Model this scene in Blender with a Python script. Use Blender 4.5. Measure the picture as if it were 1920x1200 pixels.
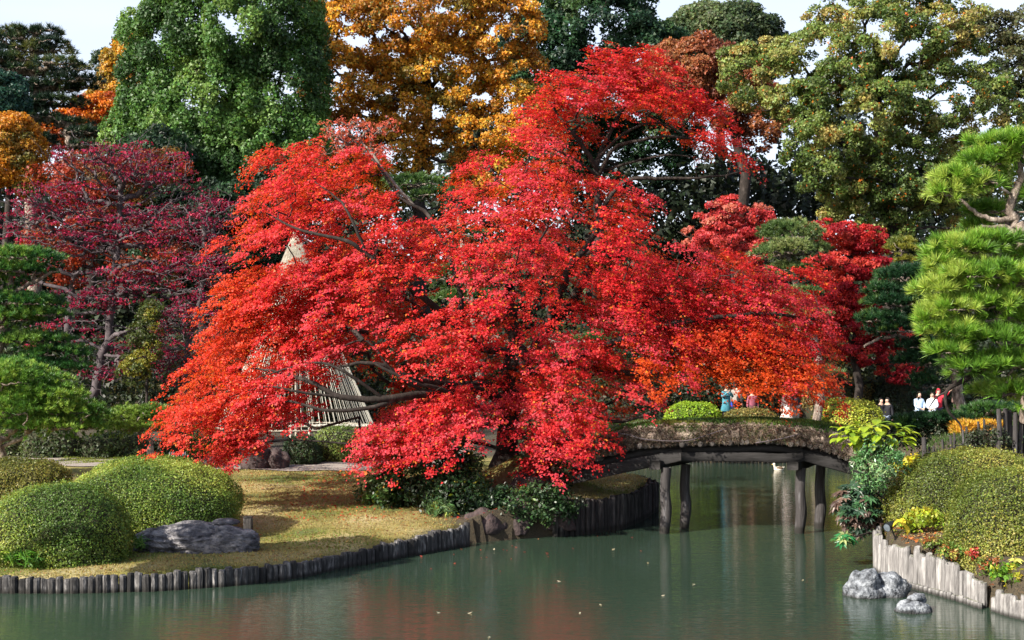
import bpy, bmesh, math, random
import numpy as np
from mathutils import Vector, noise as mnoise

for o in list(bpy.data.objects):
    bpy.data.objects.remove(o)
S = bpy.context.scene
COL = S.collection
RG = np.random.default_rng(11)
random.seed(5)

# ------------------------------------------------------------------ camera, sky, sun, exposure
F, YH, H = 2600.0, 660.0, 4.8          # focal length in photo pixels, horizon row, eye height above the pond
cam_d = bpy.data.cameras.new('camera'); cam = bpy.data.objects.new('camera', cam_d); COL.objects.link(cam)
cam.location = (0, 0, H); cam.rotation_euler = (math.radians(90), 0, 0)
cam_d.sensor_width = 36; cam_d.lens = F / 1920 * 36; cam_d.shift_y = (YH - 600) / 1920
cam_d.clip_start = 0.5; cam_d.clip_end = 5000
S.camera = cam
TO_SUN = Vector((-0.66, -0.50, 0.56)).normalized()
SUN_STRENGTH, SKY_STRENGTH, EXPOSURE = 5.0, 0.10, 1.3
w = bpy.data.worlds.new('World'); S.world = w; w.use_nodes = True
wn = w.node_tree.nodes; wl = w.node_tree.links
sky = wn.new('ShaderNodeTexSky'); sky.sky_type = 'NISHITA'; sky.sun_disc = False
sky.sun_elevation = math.asin(TO_SUN.z); sky.sun_rotation = math.atan2(TO_SUN.x, TO_SUN.y)
sky.air_density = 1.0; sky.dust_density = 2.5; sky.ozone_density = 1.5
# thin high veil that whitens the sky evenly round the horizon, with faint streaks
tcw = wn.new('ShaderNodeTexCoord'); sxyz = wn.new('ShaderNodeSeparateXYZ'); wl.new(tcw.outputs['Generated'], sxyz.inputs[0])
mrw = wn.new('ShaderNodeMapRange'); mrw.interpolation_type = 'SMOOTHSTEP'; mrw.inputs[1].default_value = 0; mrw.inputs[2].default_value = .65; mrw.inputs[3].default_value = .78; mrw.inputs[4].default_value = .12
wl.new(sxyz.outputs[2], mrw.inputs[0]); nzw = wn.new('ShaderNodeTexNoise'); nzw.inputs['Scale'].default_value = 3; nzw.inputs['Detail'].default_value = 5; mpw = wn.new('ShaderNodeMapping'); mpw.inputs['Scale'].default_value = (1, 1, 5)
wl.new(tcw.outputs['Generated'], mpw.inputs[0]); wl.new(mpw.outputs[0], nzw.inputs['Vector']); mlw = wn.new('ShaderNodeMapRange'); mlw.inputs[1].default_value = .3; mlw.inputs[2].default_value = .7; mlw.inputs[3].default_value = .82; mlw.inputs[4].default_value = 1.12
wl.new(nzw.outputs['Fac'], mlw.inputs[0]); muw = wn.new('ShaderNodeMath'); muw.operation = 'MULTIPLY'; muw.use_clamp = True; wl.new(mrw.outputs[0], muw.inputs[0]); wl.new(mlw.outputs[0], muw.inputs[1])
mxw = wn.new('ShaderNodeMix'); mxw.data_type = 'RGBA'; wl.new(muw.outputs[0], mxw.inputs[0]); wl.new(sky.outputs[0], mxw.inputs[6]); mxw.inputs[7].default_value = (5.0, 5.3, 6.1, 1)
wl.new(mxw.outputs[2], wn['Background'].inputs[0]); wn['Background'].inputs[1].default_value = SKY_STRENGTH
sd_ = bpy.data.lights.new('sun', 'SUN'); so = bpy.data.objects.new('sun', sd_); COL.objects.link(so)
sd_.energy = SUN_STRENGTH; sd_.angle = math.radians(0.55); sd_.color = (1.0, 0.93, 0.82)
so.rotation_euler = TO_SUN.to_track_quat('Z', 'Y').to_euler(); so.location = (-40, -15, 40)
S.view_settings.view_transform = 'Standard'; S.view_settings.look = 'None'
S.view_settings.exposure = EXPOSURE; S.view_settings.gamma = 1; S.view_settings.use_curve_mapping = False
S.render.engine = 'CYCLES'
S.cycles.max_bounces = 6; S.cycles.diffuse_bounces = 3; S.cycles.glossy_bounces = 3; S.cycles.transmission_bounces = 4
S.cycles.use_denoising = True

# ------------------------------------------------------------------ geometry helpers
def P(px, py, Y): return np.array([(px - 960) / F * Y, Y, H - (py - YH) / F * Y], float)
def Wp(px, py): Y = F * H / (py - YH); return ((px - 960) / F * Y, Y)          # a waterline pixel
def m(px, Y): return px / F * Y                                               # pixels to metres at depth Y
def nrm(v): return v / np.maximum(np.linalg.norm(v, axis=-1, keepdims=True), 1e-9)
ORG = {}
def root(name, label, cat, loc=(0, 0, 0), group=None, rz=0):
    o = bpy.data.objects.new(name, None); COL.objects.link(o); o.location = loc; o.rotation_euler.z = rz
    o.empty_display_size = .2
    o['label'] = label; o['category'] = cat
    if group: o['group'] = group
    ORG[o.name] = np.array(loc, float); return o
def tag(o, label=None, cat=None, group=None, kind=None):
    if label: o['label'] = label
    if cat: o['category'] = cat
    if group: o['group'] = group
    if kind: o['kind'] = kind
    return o
def link(name, me, mat, parent=None, loc=None):
    o = bpy.data.objects.new(name, me); COL.objects.link(o)
    if mat and me and not me.materials: me.materials.append(mat)
    off = ORG[parent.name] if parent else np.zeros(3)
    if parent: o.parent = parent
    o.location = (np.array(loc) - off) if loc is not None else (0, 0, 0)
    ORG[o.name] = np.array(loc, float) if loc is not None else off
    return o
def raw_mesh(name, V, Q, col=None, smooth=False):
    me = bpy.data.meshes.new(name); V = np.ascontiguousarray(V, np.float32); Q = np.ascontiguousarray(Q, np.int32)
    n, k = Q.shape
    me.vertices.add(len(V)); me.vertices.foreach_set('co', V.ravel())
    me.loops.add(n * k); me.loops.foreach_set('vertex_index', Q.ravel())
    me.polygons.add(n); me.polygons.foreach_set('loop_start', np.arange(0, n * k, k, dtype=np.int32))
    if smooth: me.polygons.foreach_set('use_smooth', np.ones(n, bool))
    me.update(calc_edges=True)
    if col is not None:
        a = me.attributes.new('leafcol', 'FLOAT_COLOR', 'FACE')
        a.data.foreach_set('color', np.concatenate([col, np.ones((n, 1))], 1).astype(np.float32).ravel())
    return me
def nobj(name, V, Q, mat, parent=None, col=None, smooth=False):
    off = ORG[parent.name] if parent else 0
    return link(name, raw_mesh(name, np.asarray(V) - off, Q, col, smooth), mat, parent)
def merge(parts):
    Vs, Qs, b = [], [], 0
    for V, Q in parts:
        Vs.append(V); Qs.append(np.asarray(Q) + b); b += len(V)
    return np.concatenate(Vs), np.concatenate(Qs)
def tubes(Pt, Rd, sides=6):
    """Pt (B,N,3) paths, Rd (B,N) radii -> one quad mesh"""
    Pt = np.asarray(Pt, float); Rd = np.asarray(Rd, float); B, N, _ = Pt.shape
    T = np.gradient(Pt, axis=1); T = nrm(T)
    main = nrm(Pt[:, -1] - Pt[:, 0] + 1e-6)
    ref = np.where(np.abs(main[:, 2:3]) > .8, np.array([[1., .13, 0]]), np.array([[.1, .07, 1.]]))[:, None, :]
    U = nrm(np.cross(T, np.broadcast_to(ref, T.shape))); Vv = np.cross(T, U)
    a = np.linspace(0, 2 * np.pi, sides, endpoint=False)
    ring = Pt[:, :, None] + Rd[:, :, None, None] * (U[:, :, None] * np.cos(a)[:, None] + Vv[:, :, None] * np.sin(a)[:, None])
    V = ring.reshape(-1, 3)
    idx = np.arange(B * N * sides).reshape(B, N, sides)
    A = idx[:, :-1]; C = idx[:, 1:]
    Q = np.stack([A, np.roll(A, -1, 2), np.roll(C, -1, 2), C], -1).reshape(-1, 4)
    return V, Q
def tube1(path, radii, sides=8):
    return tubes(np.array([path]), np.array([radii]), sides)
def smooth_path(pts, n):
    pts = np.array(pts, float); t = np.linspace(0, len(pts) - 1, n); i = np.clip(t.astype(int), 0, len(pts) - 2); u = (t - i)[:, None]
    p0 = pts[np.clip(i - 1, 0, None)]; p1 = pts[i]; p2 = pts[i + 1]; p3 = pts[np.clip(i + 2, None, len(pts) - 1)]
    return .5 * (2 * p1 + (p2 - p0) * u + (2 * p0 - 5 * p1 + 4 * p2 - p3) * u ** 2 + (3 * p1 - p0 - 3 * p2 + p3) * u ** 3)
def sstep(x): x = np.clip(x, 0, 1); return x * x * (3 - 2 * x)
def inpoly(x, y, poly):
    poly = np.array(poly, float); c = np.zeros(np.shape(x), bool); j = len(poly) - 1
    for i in range(len(poly)):
        xi, yi = poly[i]; xj, yj = poly[j]
        if yi != yj: c ^= ((yi > y) != (yj > y)) & (x < (xj - xi) * (y - yi) / (yj - yi) + xi)
        j = i
    return c
def snoise(p, sc=1.0, seed=0.0):        # cheap smooth vector noise from sines
    p = np.asarray(p, float) * sc + seed
    x, y, z = p[..., 0], p[..., 1], p[..., 2]
    return (np.sin(x * 1.7 + 1.3 * np.sin(y * 1.3 + z)) + np.sin(y * 2.1 + 1.7 * np.sin(z * 1.1 + x * .7)) + np.sin(z * 1.9 + 1.1 * np.sin(x * 2.3 + y))) / 3

# ------------------------------------------------------------------ materials
def mat(name):
    mt = bpy.data.materials.new(name); mt.use_nodes = True; nt = mt.node_tree
    return mt, nt, nt.nodes['Principled BSDF'], nt.nodes['Material Output']
def nd(nt, t, **kw):
    n = nt.nodes.new(t)
    for k, v in kw.items(): setattr(n, k, v)
    return n
def leaf_mat(name, trans=.45, rough=.45, spec=.5, tr_gain=(1.5, 1.3, 1.0)):
    mt, nt, b, out = mat(name)
    at = nd(nt, 'ShaderNodeAttribute', attribute_name='leafcol')
    nt.links.new(at.outputs['Color'], b.inputs['Base Color']); b.inputs['Roughness'].default_value = rough
    b.inputs['Specular IOR Level'].default_value = spec
    tr = nd(nt, 'ShaderNodeBsdfTranslucent'); mx = nd(nt, 'ShaderNodeMixShader'); mx.inputs[0].default_value = trans
    g = nd(nt, 'ShaderNodeVectorMath', operation='MULTIPLY'); g.inputs[1].default_value = tr_gain
    nt.links.new(at.outputs['Color'], g.inputs[0]); nt.links.new(g.outputs[0], tr.inputs[0])
    nt.links.new(b.outputs[0], mx.inputs[1]); nt.links.new(tr.outputs[0], mx.inputs[2]); nt.links.new(mx.outputs[0], out.inputs[0])
    return mt
def ramp(nt, stops):
    r = nd(nt, 'ShaderNodeValToRGB'); e = r.color_ramp.elements
    while len(e) < len(stops): e.new(.5)
    for i, (p, c) in enumerate(stops): e[i].position = p; e[i].color = (*c, 1)
    return r
def noisy_mat(name, stops, scale=(6, 6, 6), rough=.85, bump=.4, bscale=None, detail=9, dist=.02, coords='Object', wet=None, rnd=0.0, spec=.3, moss=None):
    mt, nt, b, out = mat(name); L = nt.links
    tc = nd(nt, 'ShaderNodeTexCoord'); mp = nd(nt, 'ShaderNodeMapping'); mp.inputs['Scale'].default_value = scale
    if coords == 'World':
        ge = nd(nt, 'ShaderNodeNewGeometry'); L.new(ge.outputs['Position'], mp.inputs[0])
    else: L.new(tc.outputs[coords], mp.inputs[0])
    oi = nd(nt, 'ShaderNodeObjectInfo')
    ad = nd(nt, 'ShaderNodeVectorMath', operation='ADD'); ml = nd(nt, 'ShaderNodeMath', operation='MULTIPLY'); ml.inputs[1].default_value = 37
    L.new(oi.outputs['Random'], ml.inputs[0]); L.new(mp.outputs[0], ad.inputs[0]); L.new(ml.outputs[0], ad.inputs[1])
    n = nd(nt, 'ShaderNodeTexNoise'); n.inputs['Scale'].default_value = 1; n.inputs['Detail'].default_value = detail; n.inputs['Roughness'].default_value = .62
    L.new(ad.outputs[0], n.inputs['Vector'])
    r = ramp(nt, stops); L.new(n.outputs['Fac'], r.inputs[0])
    src = r.outputs[0]
    if rnd:
        hv = nd(nt, 'ShaderNodeHueSaturation'); mr = nd(nt, 'ShaderNodeMapRange'); mr.inputs[3].default_value = 1 - rnd; mr.inputs[4].default_value = 1 + rnd
        L.new(oi.outputs['Random'], mr.inputs[0]); L.new(mr.outputs[0], hv.inputs['Value']); L.new(src, hv.inputs['Color']); src = hv.outputs[0]
    ge2 = nd(nt, 'ShaderNodeNewGeometry')
    if moss:
        c, amt = moss; sp = nd(nt, 'ShaderNodeSeparateXYZ'); L.new(ge2.outputs['Normal'], sp.inputs[0])
        n3 = nd(nt, 'ShaderNodeTexNoise'); n3.inputs['Scale'].default_value = 4; L.new(ge2.outputs['Position'], n3.inputs['Vector'])
        mu = nd(nt, 'ShaderNodeMath', operation='MULTIPLY'); L.new(sp.outputs[2], mu.inputs[0]); L.new(n3.outputs['Fac'], mu.inputs[1])
        mr = nd(nt, 'ShaderNodeMapRange'); mr.inputs[1].default_value = .38; mr.inputs[2].default_value = .6; mr.inputs[4].default_value = amt; L.new(mu.outputs[0], mr.inputs[0])
        mx = nd(nt, 'ShaderNodeMix', data_type='RGBA'); L.new(mr.outputs[0], mx.inputs[0]); L.new(src, mx.inputs[6]); mx.inputs[7].default_value = (*c, 1); src = mx.outputs[2]
    if wet is not None:
        sp = nd(nt, 'ShaderNodeSeparateXYZ'); L.new(ge2.outputs['Position'], sp.inputs[0])
        mr = nd(nt, 'ShaderNodeMapRange'); mr.inputs[1].default_value = wet; mr.inputs[2].default_value = wet + .08; mr.inputs[3].default_value = .9; mr.inputs[4].default_value = 0
        L.new(sp.outputs[2], mr.inputs[0]); mx = nd(nt, 'ShaderNodeMix', data_type='RGBA'); L.new(mr.outputs[0], mx.inputs[0]); L.new(src, mx.inputs[6])
        mx.inputs[7].default_value = (.012, .011, .009, 1); src = mx.outputs[2]
    L.new(src, b.inputs['Base Color']); b.inputs['Roughness'].default_value = rough; b.inputs['Specular IOR Level'].default_value = spec
    n2 = nd(nt, 'ShaderNodeTexNoise'); n2.inputs['Detail'].default_value = 6; n2.inputs['Scale'].default_value = 1
    mp2 = nd(nt, 'ShaderNodeMapping'); mp2.inputs['Scale'].default_value = bscale or tuple(s * 2.5 for s in scale); L.new(mp.inputs[0].links[0].from_socket, mp2.inputs[0])
    L.new(mp2.outputs[0], n2.inputs['Vector'])
    bp = nd(nt, 'ShaderNodeBump'); bp.inputs['Strength'].default_value = bump; bp.inputs['Distance'].default_value = dist
    L.new(n2.outputs['Fac'], bp.inputs['Height']); L.new(bp.outputs[0], b.inputs['Normal'])
    return mt
def flat_mat(name, c, rough=.8, spec=.3, metal=0):
    return noisy_mat(name, [(.3, tuple(x * .75 for x in c)), (.7, tuple(min(1, x * 1.15) for x in c))], (9, 9, 9), rough, .15, spec=spec)

M = {}
M['leaf'] = leaf_mat('leaf', .38, .5, .35)
M['maple'] = leaf_mat('maple_leaf', .42, .5, .2, (1.55, 1.6, .8))
M['gloss'] = leaf_mat('glossy_leaf', .22, .42, .4)
M['needle'] = leaf_mat('pine_needle', .30, .45, .4, (1.2, 1.2, .8))
M['bark'] = noisy_mat('bark', [(.3, (.008, .006, .005)), (.55, (.024, .018, .015)), (.75, (.075, .062, .055))], (5, 5, 2.5), .9, .8)
M['palebark'] = noisy_mat('pale_bark', [(.3, (.05, .042, .036)), (.55, (.16, .14, .12)), (.75, (.30, .27, .24))], (5, 5, 2.5), .9, .8)
M['twig'] = noisy_mat('twig', [(.3, (.022, .018, .02)), (.7, (.10, .082, .088))], (5, 5, 5), .9, .3)
M['pinebark'] = noisy_mat('pine_bark', [(.3, (.04, .03, .025)), (.5, (.16, .125, .10)), (.7, (.34, .29, .25))], (9, 9, 5), .9, 1.0, dist=.04)
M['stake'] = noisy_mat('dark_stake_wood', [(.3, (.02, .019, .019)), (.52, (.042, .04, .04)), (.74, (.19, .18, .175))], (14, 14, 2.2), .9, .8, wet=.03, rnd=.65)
M['dark_stake'] = noisy_mat('shade_toned_wet_stake_wood', [(.3, (.010, .009, .009)), (.5, (.028, .025, .024)), (.75, (.10, .09, .085))], (14, 14, 2.2), .9, .8, wet=.10, rnd=.3)  # darker copy of stake wood, bank's shade put into its colour; wet at waterline
M['wall_log'] = noisy_mat('bleached_log_wood', [(.28, (.07, .067, .066)), (.5, (.17, .162, .158)), (.76, (.34, .33, .32))], (15, 15, 2.0), .9, .9, wet=.02, rnd=.22, moss=((.10, .12, .03), .5))
M['post'] = noisy_mat('bridge_post_wood', [(.3, (.025, .022, .022)), (.54, (.04, .036, .036)), (.78, (.17, .165, .175))], (13, 13, 1.4), .85, .9, wet=.14)
M['beam'] = noisy_mat('beam_wood', [(.3, (.006, .0055, .005)), (.7, (.027, .025, .025))], (1.5, 10, 10), .85, .6)
M['logend'] = noisy_mat('deck_log_wood', [(.3, (.02, .017, .015)), (.7, (.08, .07, .064))], (9, 2, 9), .9, .6, rnd=.6)
M['earth'] = noisy_mat('dry_earth', [(.25, (.05, .038, .03)), (.5, (.17, .13, .105)), (.75, (.34, .28, .22))], (5, 5, 5), .95, 1.0, dist=.06, coords='World')
M['rock'] = noisy_mat('dark_blue_grey_rock', [(.33, (.016, .016, .019)), (.48, (.075, .072, .080)), (.68, (.24, .225, .225))], (4, 4, 7), .8, 1.0, dist=.08)
M['palerock'] = noisy_mat('pale_grey_rock', [(.36, (.025, .028, .032)), (.48, (.11, .12, .135)), (.68, (.30, .32, .345))], (7, 7, 7), .85, 1.0, dist=.09, wet=.0)
M['brownrock'] = noisy_mat('brown_rock', [(.3, (.016, .012, .012)), (.7, (.075, .052, .050))], (4, 4, 4), .85, 1.0, dist=.05)
M['core'] = noisy_mat('shade_toned_bush_core', [(.3, (.012, .012, .007)), (.7, (.04, .042, .02))], (12, 12, 12), .95, .8)  # solid dark core; shade among the inner twigs is put into its colour
M['straw'] = noisy_mat('straw', [(.3, (.16, .14, .10)), (.7, (.40, .37, .31))], (20, 20, 2), .85, .4)
M['rope'] = noisy_mat('rope', [(.3, (.30, .29, .24)), (.7, (.50, .49, .43))], (9, 9, 9), .8, .2)
M['white'] = flat_mat('white_paint', (.75, .74, .72), .6)
M['skin'] = flat_mat('skin', (.55, .36, .27), .6)
M['black'] = flat_mat('black_metal', (.012, .012, .014), .35, .6)
M['glass'] = flat_mat('lamp_glass', (.10, .12, .14), .12, .8)

# one material for single leaves: colour from the object, veins from its own coordinates
mt, nt, b_, out = mat('single_leaf'); oi = nd(nt, 'ShaderNodeObjectInfo'); nt.links.new(oi.outputs['Color'], b_.inputs['Base Color'])
b_.inputs['Roughness'].default_value = .4
tr = nd(nt, 'ShaderNodeBsdfTranslucent'); mx = nd(nt, 'ShaderNodeMixShader'); mx.inputs[0].default_value = .4
nt.links.new(oi.outputs['Color'], tr.inputs[0]); nt.links.new(b_.outputs[0], mx.inputs[1]); nt.links.new(tr.outputs[0], mx.inputs[2]); nt.links.new(mx.outputs[0], out.inputs[0])
M['single'] = mt

# lawn: dry gold grass, greener low by the stakes
mt, nt, b_, out = mat('dry_lawn'); L = nt.links; ge = nd(nt, 'ShaderNodeNewGeometry')
n1 = nd(nt, 'ShaderNodeTexNoise'); n1.inputs['Scale'].default_value = .55; n1.inputs['Detail'].default_value = 5; L.new(ge.outputs[0], n1.inputs['Vector'])
n2 = nd(nt, 'ShaderNodeTexNoise'); n2.inputs['Scale'].default_value = 26; n2.inputs['Detail'].default_value = 5; n2.inputs['Roughness'].default_value = .7; L.new(ge.outputs[0], n2.inputs['Vector'])
r1 = ramp(nt, [(.36, (.09, .115, .02)), (.46, (.19, .165, .035)), (.54, (.26, .215, .070)), (.68, (.33, .285, .14))]); L.new(n1.outputs['Fac'], r1.inputs[0])
r2 = ramp(nt, [(.3, (.42, .42, .42)), (.7, (1.35, 1.3, 1.2))]); L.new(n2.outputs['Fac'], r2.inputs[0])
mx = nd(nt, 'ShaderNodeMix', data_type='RGBA', blend_type='MULTIPLY'); mx.inputs[0].default_value = 1; L.new(r1.outputs[0], mx.inputs[6]); L.new(r2.outputs[0], mx.inputs[7])
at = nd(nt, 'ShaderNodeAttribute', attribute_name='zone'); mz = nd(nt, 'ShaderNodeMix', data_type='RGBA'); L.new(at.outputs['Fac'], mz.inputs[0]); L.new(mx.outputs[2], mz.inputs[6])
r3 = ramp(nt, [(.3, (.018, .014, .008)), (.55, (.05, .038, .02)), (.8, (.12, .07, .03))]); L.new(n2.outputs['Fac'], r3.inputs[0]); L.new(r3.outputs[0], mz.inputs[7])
L.new(mz.outputs[2], b_.inputs['Base Color']); b_.inputs['Roughness'].default_value = .95
bp = nd(nt, 'ShaderNodeBump'); bp.inputs['Strength'].default_value = .9; bp.inputs['Distance'].default_value = .05; L.new(n2.outputs['Fac'], bp.inputs['Height']); L.new(bp.outputs[0], b_.inputs['Normal'])
M['lawn'] = mt
M['gravel'] = noisy_mat('gravel', [(.3, (.15, .125, .11)), (.7, (.30, .26, .23))], (18, 18, 18), .95, .6, coords='World')

# water: murky green body, rippled mirror on top
mt, nt, b_, out = mat('pond_water'); L = nt.links; ge = nd(nt, 'ShaderNodeNewGeometry')
def wav(sx, sy, det, rot=0.0):
    mp = nd(nt, 'ShaderNodeMapping'); mp.inputs['Scale'].default_value = (sx, sy, 1); mp.inputs['Rotation'].default_value = (0, 0, rot); L.new(ge.outputs[0], mp.inputs[0])
    n = nd(nt, 'ShaderNodeTexNoise'); n.inputs['Scale'].default_value = 1; n.inputs['Detail'].default_value = det; n.inputs['Roughness'].default_value = .5; L.new(mp.outputs[0], n.inputs['Vector']); return n
na = wav(.9, 3.6, 3, .05); nb = wav(2.0, 15, 2, -.06)
bp1 = nd(nt, 'ShaderNodeBump'); bp1.inputs['Strength'].default_value = .09; bp1.inputs['Distance'].default_value = .05; L.new(na.outputs['Fac'], bp1.inputs['Height'])
bp2 = nd(nt, 'ShaderNodeBump'); bp2.inputs['Strength'].default_value = .40; bp2.inputs['Distance'].default_value = .015; L.new(nb.outputs['Fac'], bp2.inputs['Height']); L.new(bp1.outputs[0], bp2.inputs['Normal'])
b_.inputs['Base Color'].default_value = (.022, .039, .026, 1); b_.inputs['Roughness'].default_value = .04; b_.inputs['IOR'].default_value = 1.40
b_.inputs['Specular IOR Level'].default_value = .5; L.new(bp2.outputs[0], b_.inputs['Normal'])
M['water'] = mt

# ------------------------------------------------------------------ terrain and pond
LEFT = [Wp(0, 1112), Wp(150, 1112), Wp(300, 1108), Wp(440, 1098), Wp(560, 1083), Wp(640, 1066), Wp(773, 1041), Wp(880, 1022)]
MID = [Wp(960, 1013), Wp(1040, 1006), Wp(1100, 1001), Wp(1165, 992), Wp(1200, 977), Wp(1221, 963)]
RIGHTW = [(8.04, 30.6), (8.02, 29.6), (8.15, 28.5), (8.5, 27.5), (8.8, 26.5), (8.95, 25.5), (9.2, 24.7), (9.9, 22.5)]
POND = [(-60, 26.5), (-14, 27.5)] + LEFT + MID + [(4.35, 41.8), (3.9, 43.2), (2.8, 44.2), (1.2, 45.5), (0, 50), (0, 59), (3, 60), (8, 60.3), (15, 59.7), (19, 55),
        (16, 48), (12.4, 43), (10.5, 39.5), (9.74, 36.7), (9.0, 33.7)] + RIGHTW + [(11, 19), (12, 12), (-60, 12)]
POND = np.array(POND)
def sdist(x, y):
    x = np.asarray(x, float); y = np.asarray(y, float); d = np.full(x.shape, 1e9)
    for i in range(len(POND)):
        a = POND[i]; b = POND[(i + 1) % len(POND)]; ab = b - a
        t = np.clip(((x - a[0]) * ab[0] + (y - a[1]) * ab[1]) / (ab @ ab), 0, 1)
        d = np.minimum(d, np.hypot(x - a[0] - t * ab[0], y - a[1] - t * ab[1]))
    return np.where(inpoly(x, y, POND), -d, d)
def hland(x, y, sd):
    left = .33 + .67 * sstep((y - 30) / 14) + .25 * sstep((y - 60) / 30)
    left = np.maximum(left, .88 * sstep((x + 3) / 3.2))
    left = left + .95 * np.exp(-((x - .3) ** 2 + (y - 39.3) ** 2) / 2.2)
    right = .85 + .25 * sstep(sd / 3) + 1.45 * sstep((y - 31) / 6) * sstep(sd / 1.6)
    far = .32 + 1.2 * sstep((sd - .3) / 2.2) + 1.2 * sstep((y - 64) / 40)
    near = .4 + 2.7 * sstep(sd / 9)
    wr = sstep((x - 6) / 1.5); wf = sstep((y - 52) / 6) * sstep((x + 3) / 6); wnr = sstep((14 - y) / 2)
    z = left * (1 - wr) + right * wr; z = z * (1 - wf) + far * wf
    z = z * (1 - wnr) + near * wnr
    return z + .04 * np.sin(x * .9 + 1) * np.sin(y * .7) + .015 * np.sin(x * 3.1 + y * 2.3)
def terr(x, y):
    sd = sdist(x, y); return -.9 + (hland(x, y, np.maximum(sd, 0)) + .9) * sstep((sd - .02) / .2)
def zt(x, y): return float(terr(np.array([x]), np.array([y]))[0])
def GP(px, py):                 # pixel -> point on the land
    Y = 30.0; Y = F * (H - .8) / (py - YH)
    for _ in range(25):
        z = float(hland(np.array([(px - 960) / F * Y]), np.array([Y]), np.array([1.0]))[0]); Y = .5 * Y + .5 * F * (H - z) / (py - YH)
    return P(px, py, Y)
gx = np.unique(np.concatenate([np.linspace(-900, -30, 16), np.arange(-30, -14, .8), np.arange(-14, 14, .2), np.arange(14, 34, .8), np.linspace(34, 900, 16)]))
gy = np.unique(np.concatenate([np.linspace(-300, 10, 14), np.arange(10, 24, .6), np.arange(24, 64, .2), np.arange(64, 120, 1.2), np.linspace(120, 1500, 18)]))
X, Yg = np.meshgrid(gx, gy); Z = terr(X, Yg)
V = np.stack([X, Yg, Z], -1).reshape(-1, 3); idx = np.arange(len(V)).reshape(X.shape)
Q = np.stack([idx[:-1, :-1], idx[:-1, 1:], idx[1:, 1:], idx[1:, :-1]], -1).reshape(-1, 4)
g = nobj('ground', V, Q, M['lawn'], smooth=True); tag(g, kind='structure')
zone = np.clip(sstep((V[:, 1] - 49) / 2) + sstep((V[:, 0] - 6.5) / 1) * (1 - sstep((V[:, 1] - 58) / 2) * 0) + np.exp(-((V[:, 0] - .1) ** 2 / 2.6 + (V[:, 1] - 36.4) ** 2 / 3.2)) * 1.6 + np.exp(-((V[:, 0] + .6) ** 2 / .7 + (V[:, 1] - 35.1) ** 2 / .9)) * 1.5, 0, 1)  # dark soil zones; the round ones put the maple bank's shade into colour
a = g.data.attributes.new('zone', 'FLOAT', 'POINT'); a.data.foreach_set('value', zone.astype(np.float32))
wo = nobj('pond_water', [(-62, 5, 0), (40, 5, 0), (40, 62, 0), (-62, 62, 0)], [(0, 1, 2, 3)], M['water']); tag(wo, kind='structure')

# gravel path behind the lawn, a sheet just above the ground
def strip(name, pts, wd, mt_, n=60, lift=.03):
    c = smooth_path(pts, n); t = np.gradient(c, axis=0); t = nrm(t); nn = np.stack([-t[:, 1], t[:, 0]], -1); rows = []
    for s in np.linspace(-1, 1, 7):
        p = c + nn * s * wd / 2 * (1 + .06 * np.sin(np.arange(n) * .9 + s)[:, None]); rows.append(np.stack([p[:, 0], p[:, 1], terr(p[:, 0], p[:, 1]) + lift], -1))
    V = np.stack(rows, 1).reshape(-1, 3); i = np.arange(len(V)).reshape(n, 7)
    Q = np.stack([i[:-1, :-1], i[:-1, 1:], i[1:, 1:], i[1:, :-1]], -1).reshape(-1, 4)
    return tag(nobj(name, V, Q, mt_, smooth=True), kind='structure')
strip('path', [(-26, 49.5), (-14, 47.3), (-9, 46.2), (-5.5, 45.8), (-3.2, 47.4), (-3.0, 50.5), (-4.5, 57)], 3.0, M['gravel'])
strip('path_far', [(0, 64.5), (6, 64.3), (12, 64.6), (18, 63), (24, 56)], 2.4, M['gravel']).name = 'path'

# ------------------------------------------------------------------ leaf and branch makers
def leaves(C, N, size, aspect=.62, fold=.25, tri=False):
    n = len(C); N = nrm(N); r = RG.normal(size=(n, 3)); U = nrm(np.cross(N, r)); W = np.cross(N, U)
    s = np.broadcast_to(np.asarray(size), (n,))[:, None] * RG.uniform(.7, 1.3, (n, 1)) * .5
    if tri:
        V = np.stack([C - U * s * .9, C + U * s * .5 + W * s * aspect * 1.3, C + U * s * .5 - W * s * aspect * 1.3], 1)
        return V.reshape(-1, 3), np.arange(3 * n).reshape(n, 3)
    V = np.stack([C - U * s, C + W * s * aspect - N * s * fold, C + U * s, C - W * s * aspect - N * s * fold], 1)
    return V.reshape(-1, 3), np.arange(4 * n).reshape(n, 4)
def jitter(col, bright=.28, hue=.12):
    n = len(col); return np.clip(col * RG.lognormal(0, bright, (n, 1)) * (1 + RG.normal(0, hue, (n, 3))), .002, .95)
def clumps(C, Rd, D, cnt, spread=.35, inner=.55, up=.5, rnd=.75):
    """C (M,3) centres, Rd (M,3) radii, D (M,3) facing; cnt leaves each -> pos, normal, clump id"""
    k = np.repeat(np.arange(len(C)), cnt); n = len(k); v = nrm(RG.normal(size=(n, 3)))
    dt = np.sum(v * D[k], -1); flip = (dt < 0) & (RG.random(n) < .8); v = np.where(flip[:, None], v - 2 * dt[:, None] * D[k], v)
    r = 1 - (1 - inner) * RG.random(n) ** 1.6 + RG.normal(0, spread * .25, n)
    pos = C[k] + v * Rd[k] * r[:, None]
    N = nrm(v * .6 + D[k] * up + RG.normal(size=(n, 3)) * rnd)
    return pos, N, k
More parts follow.
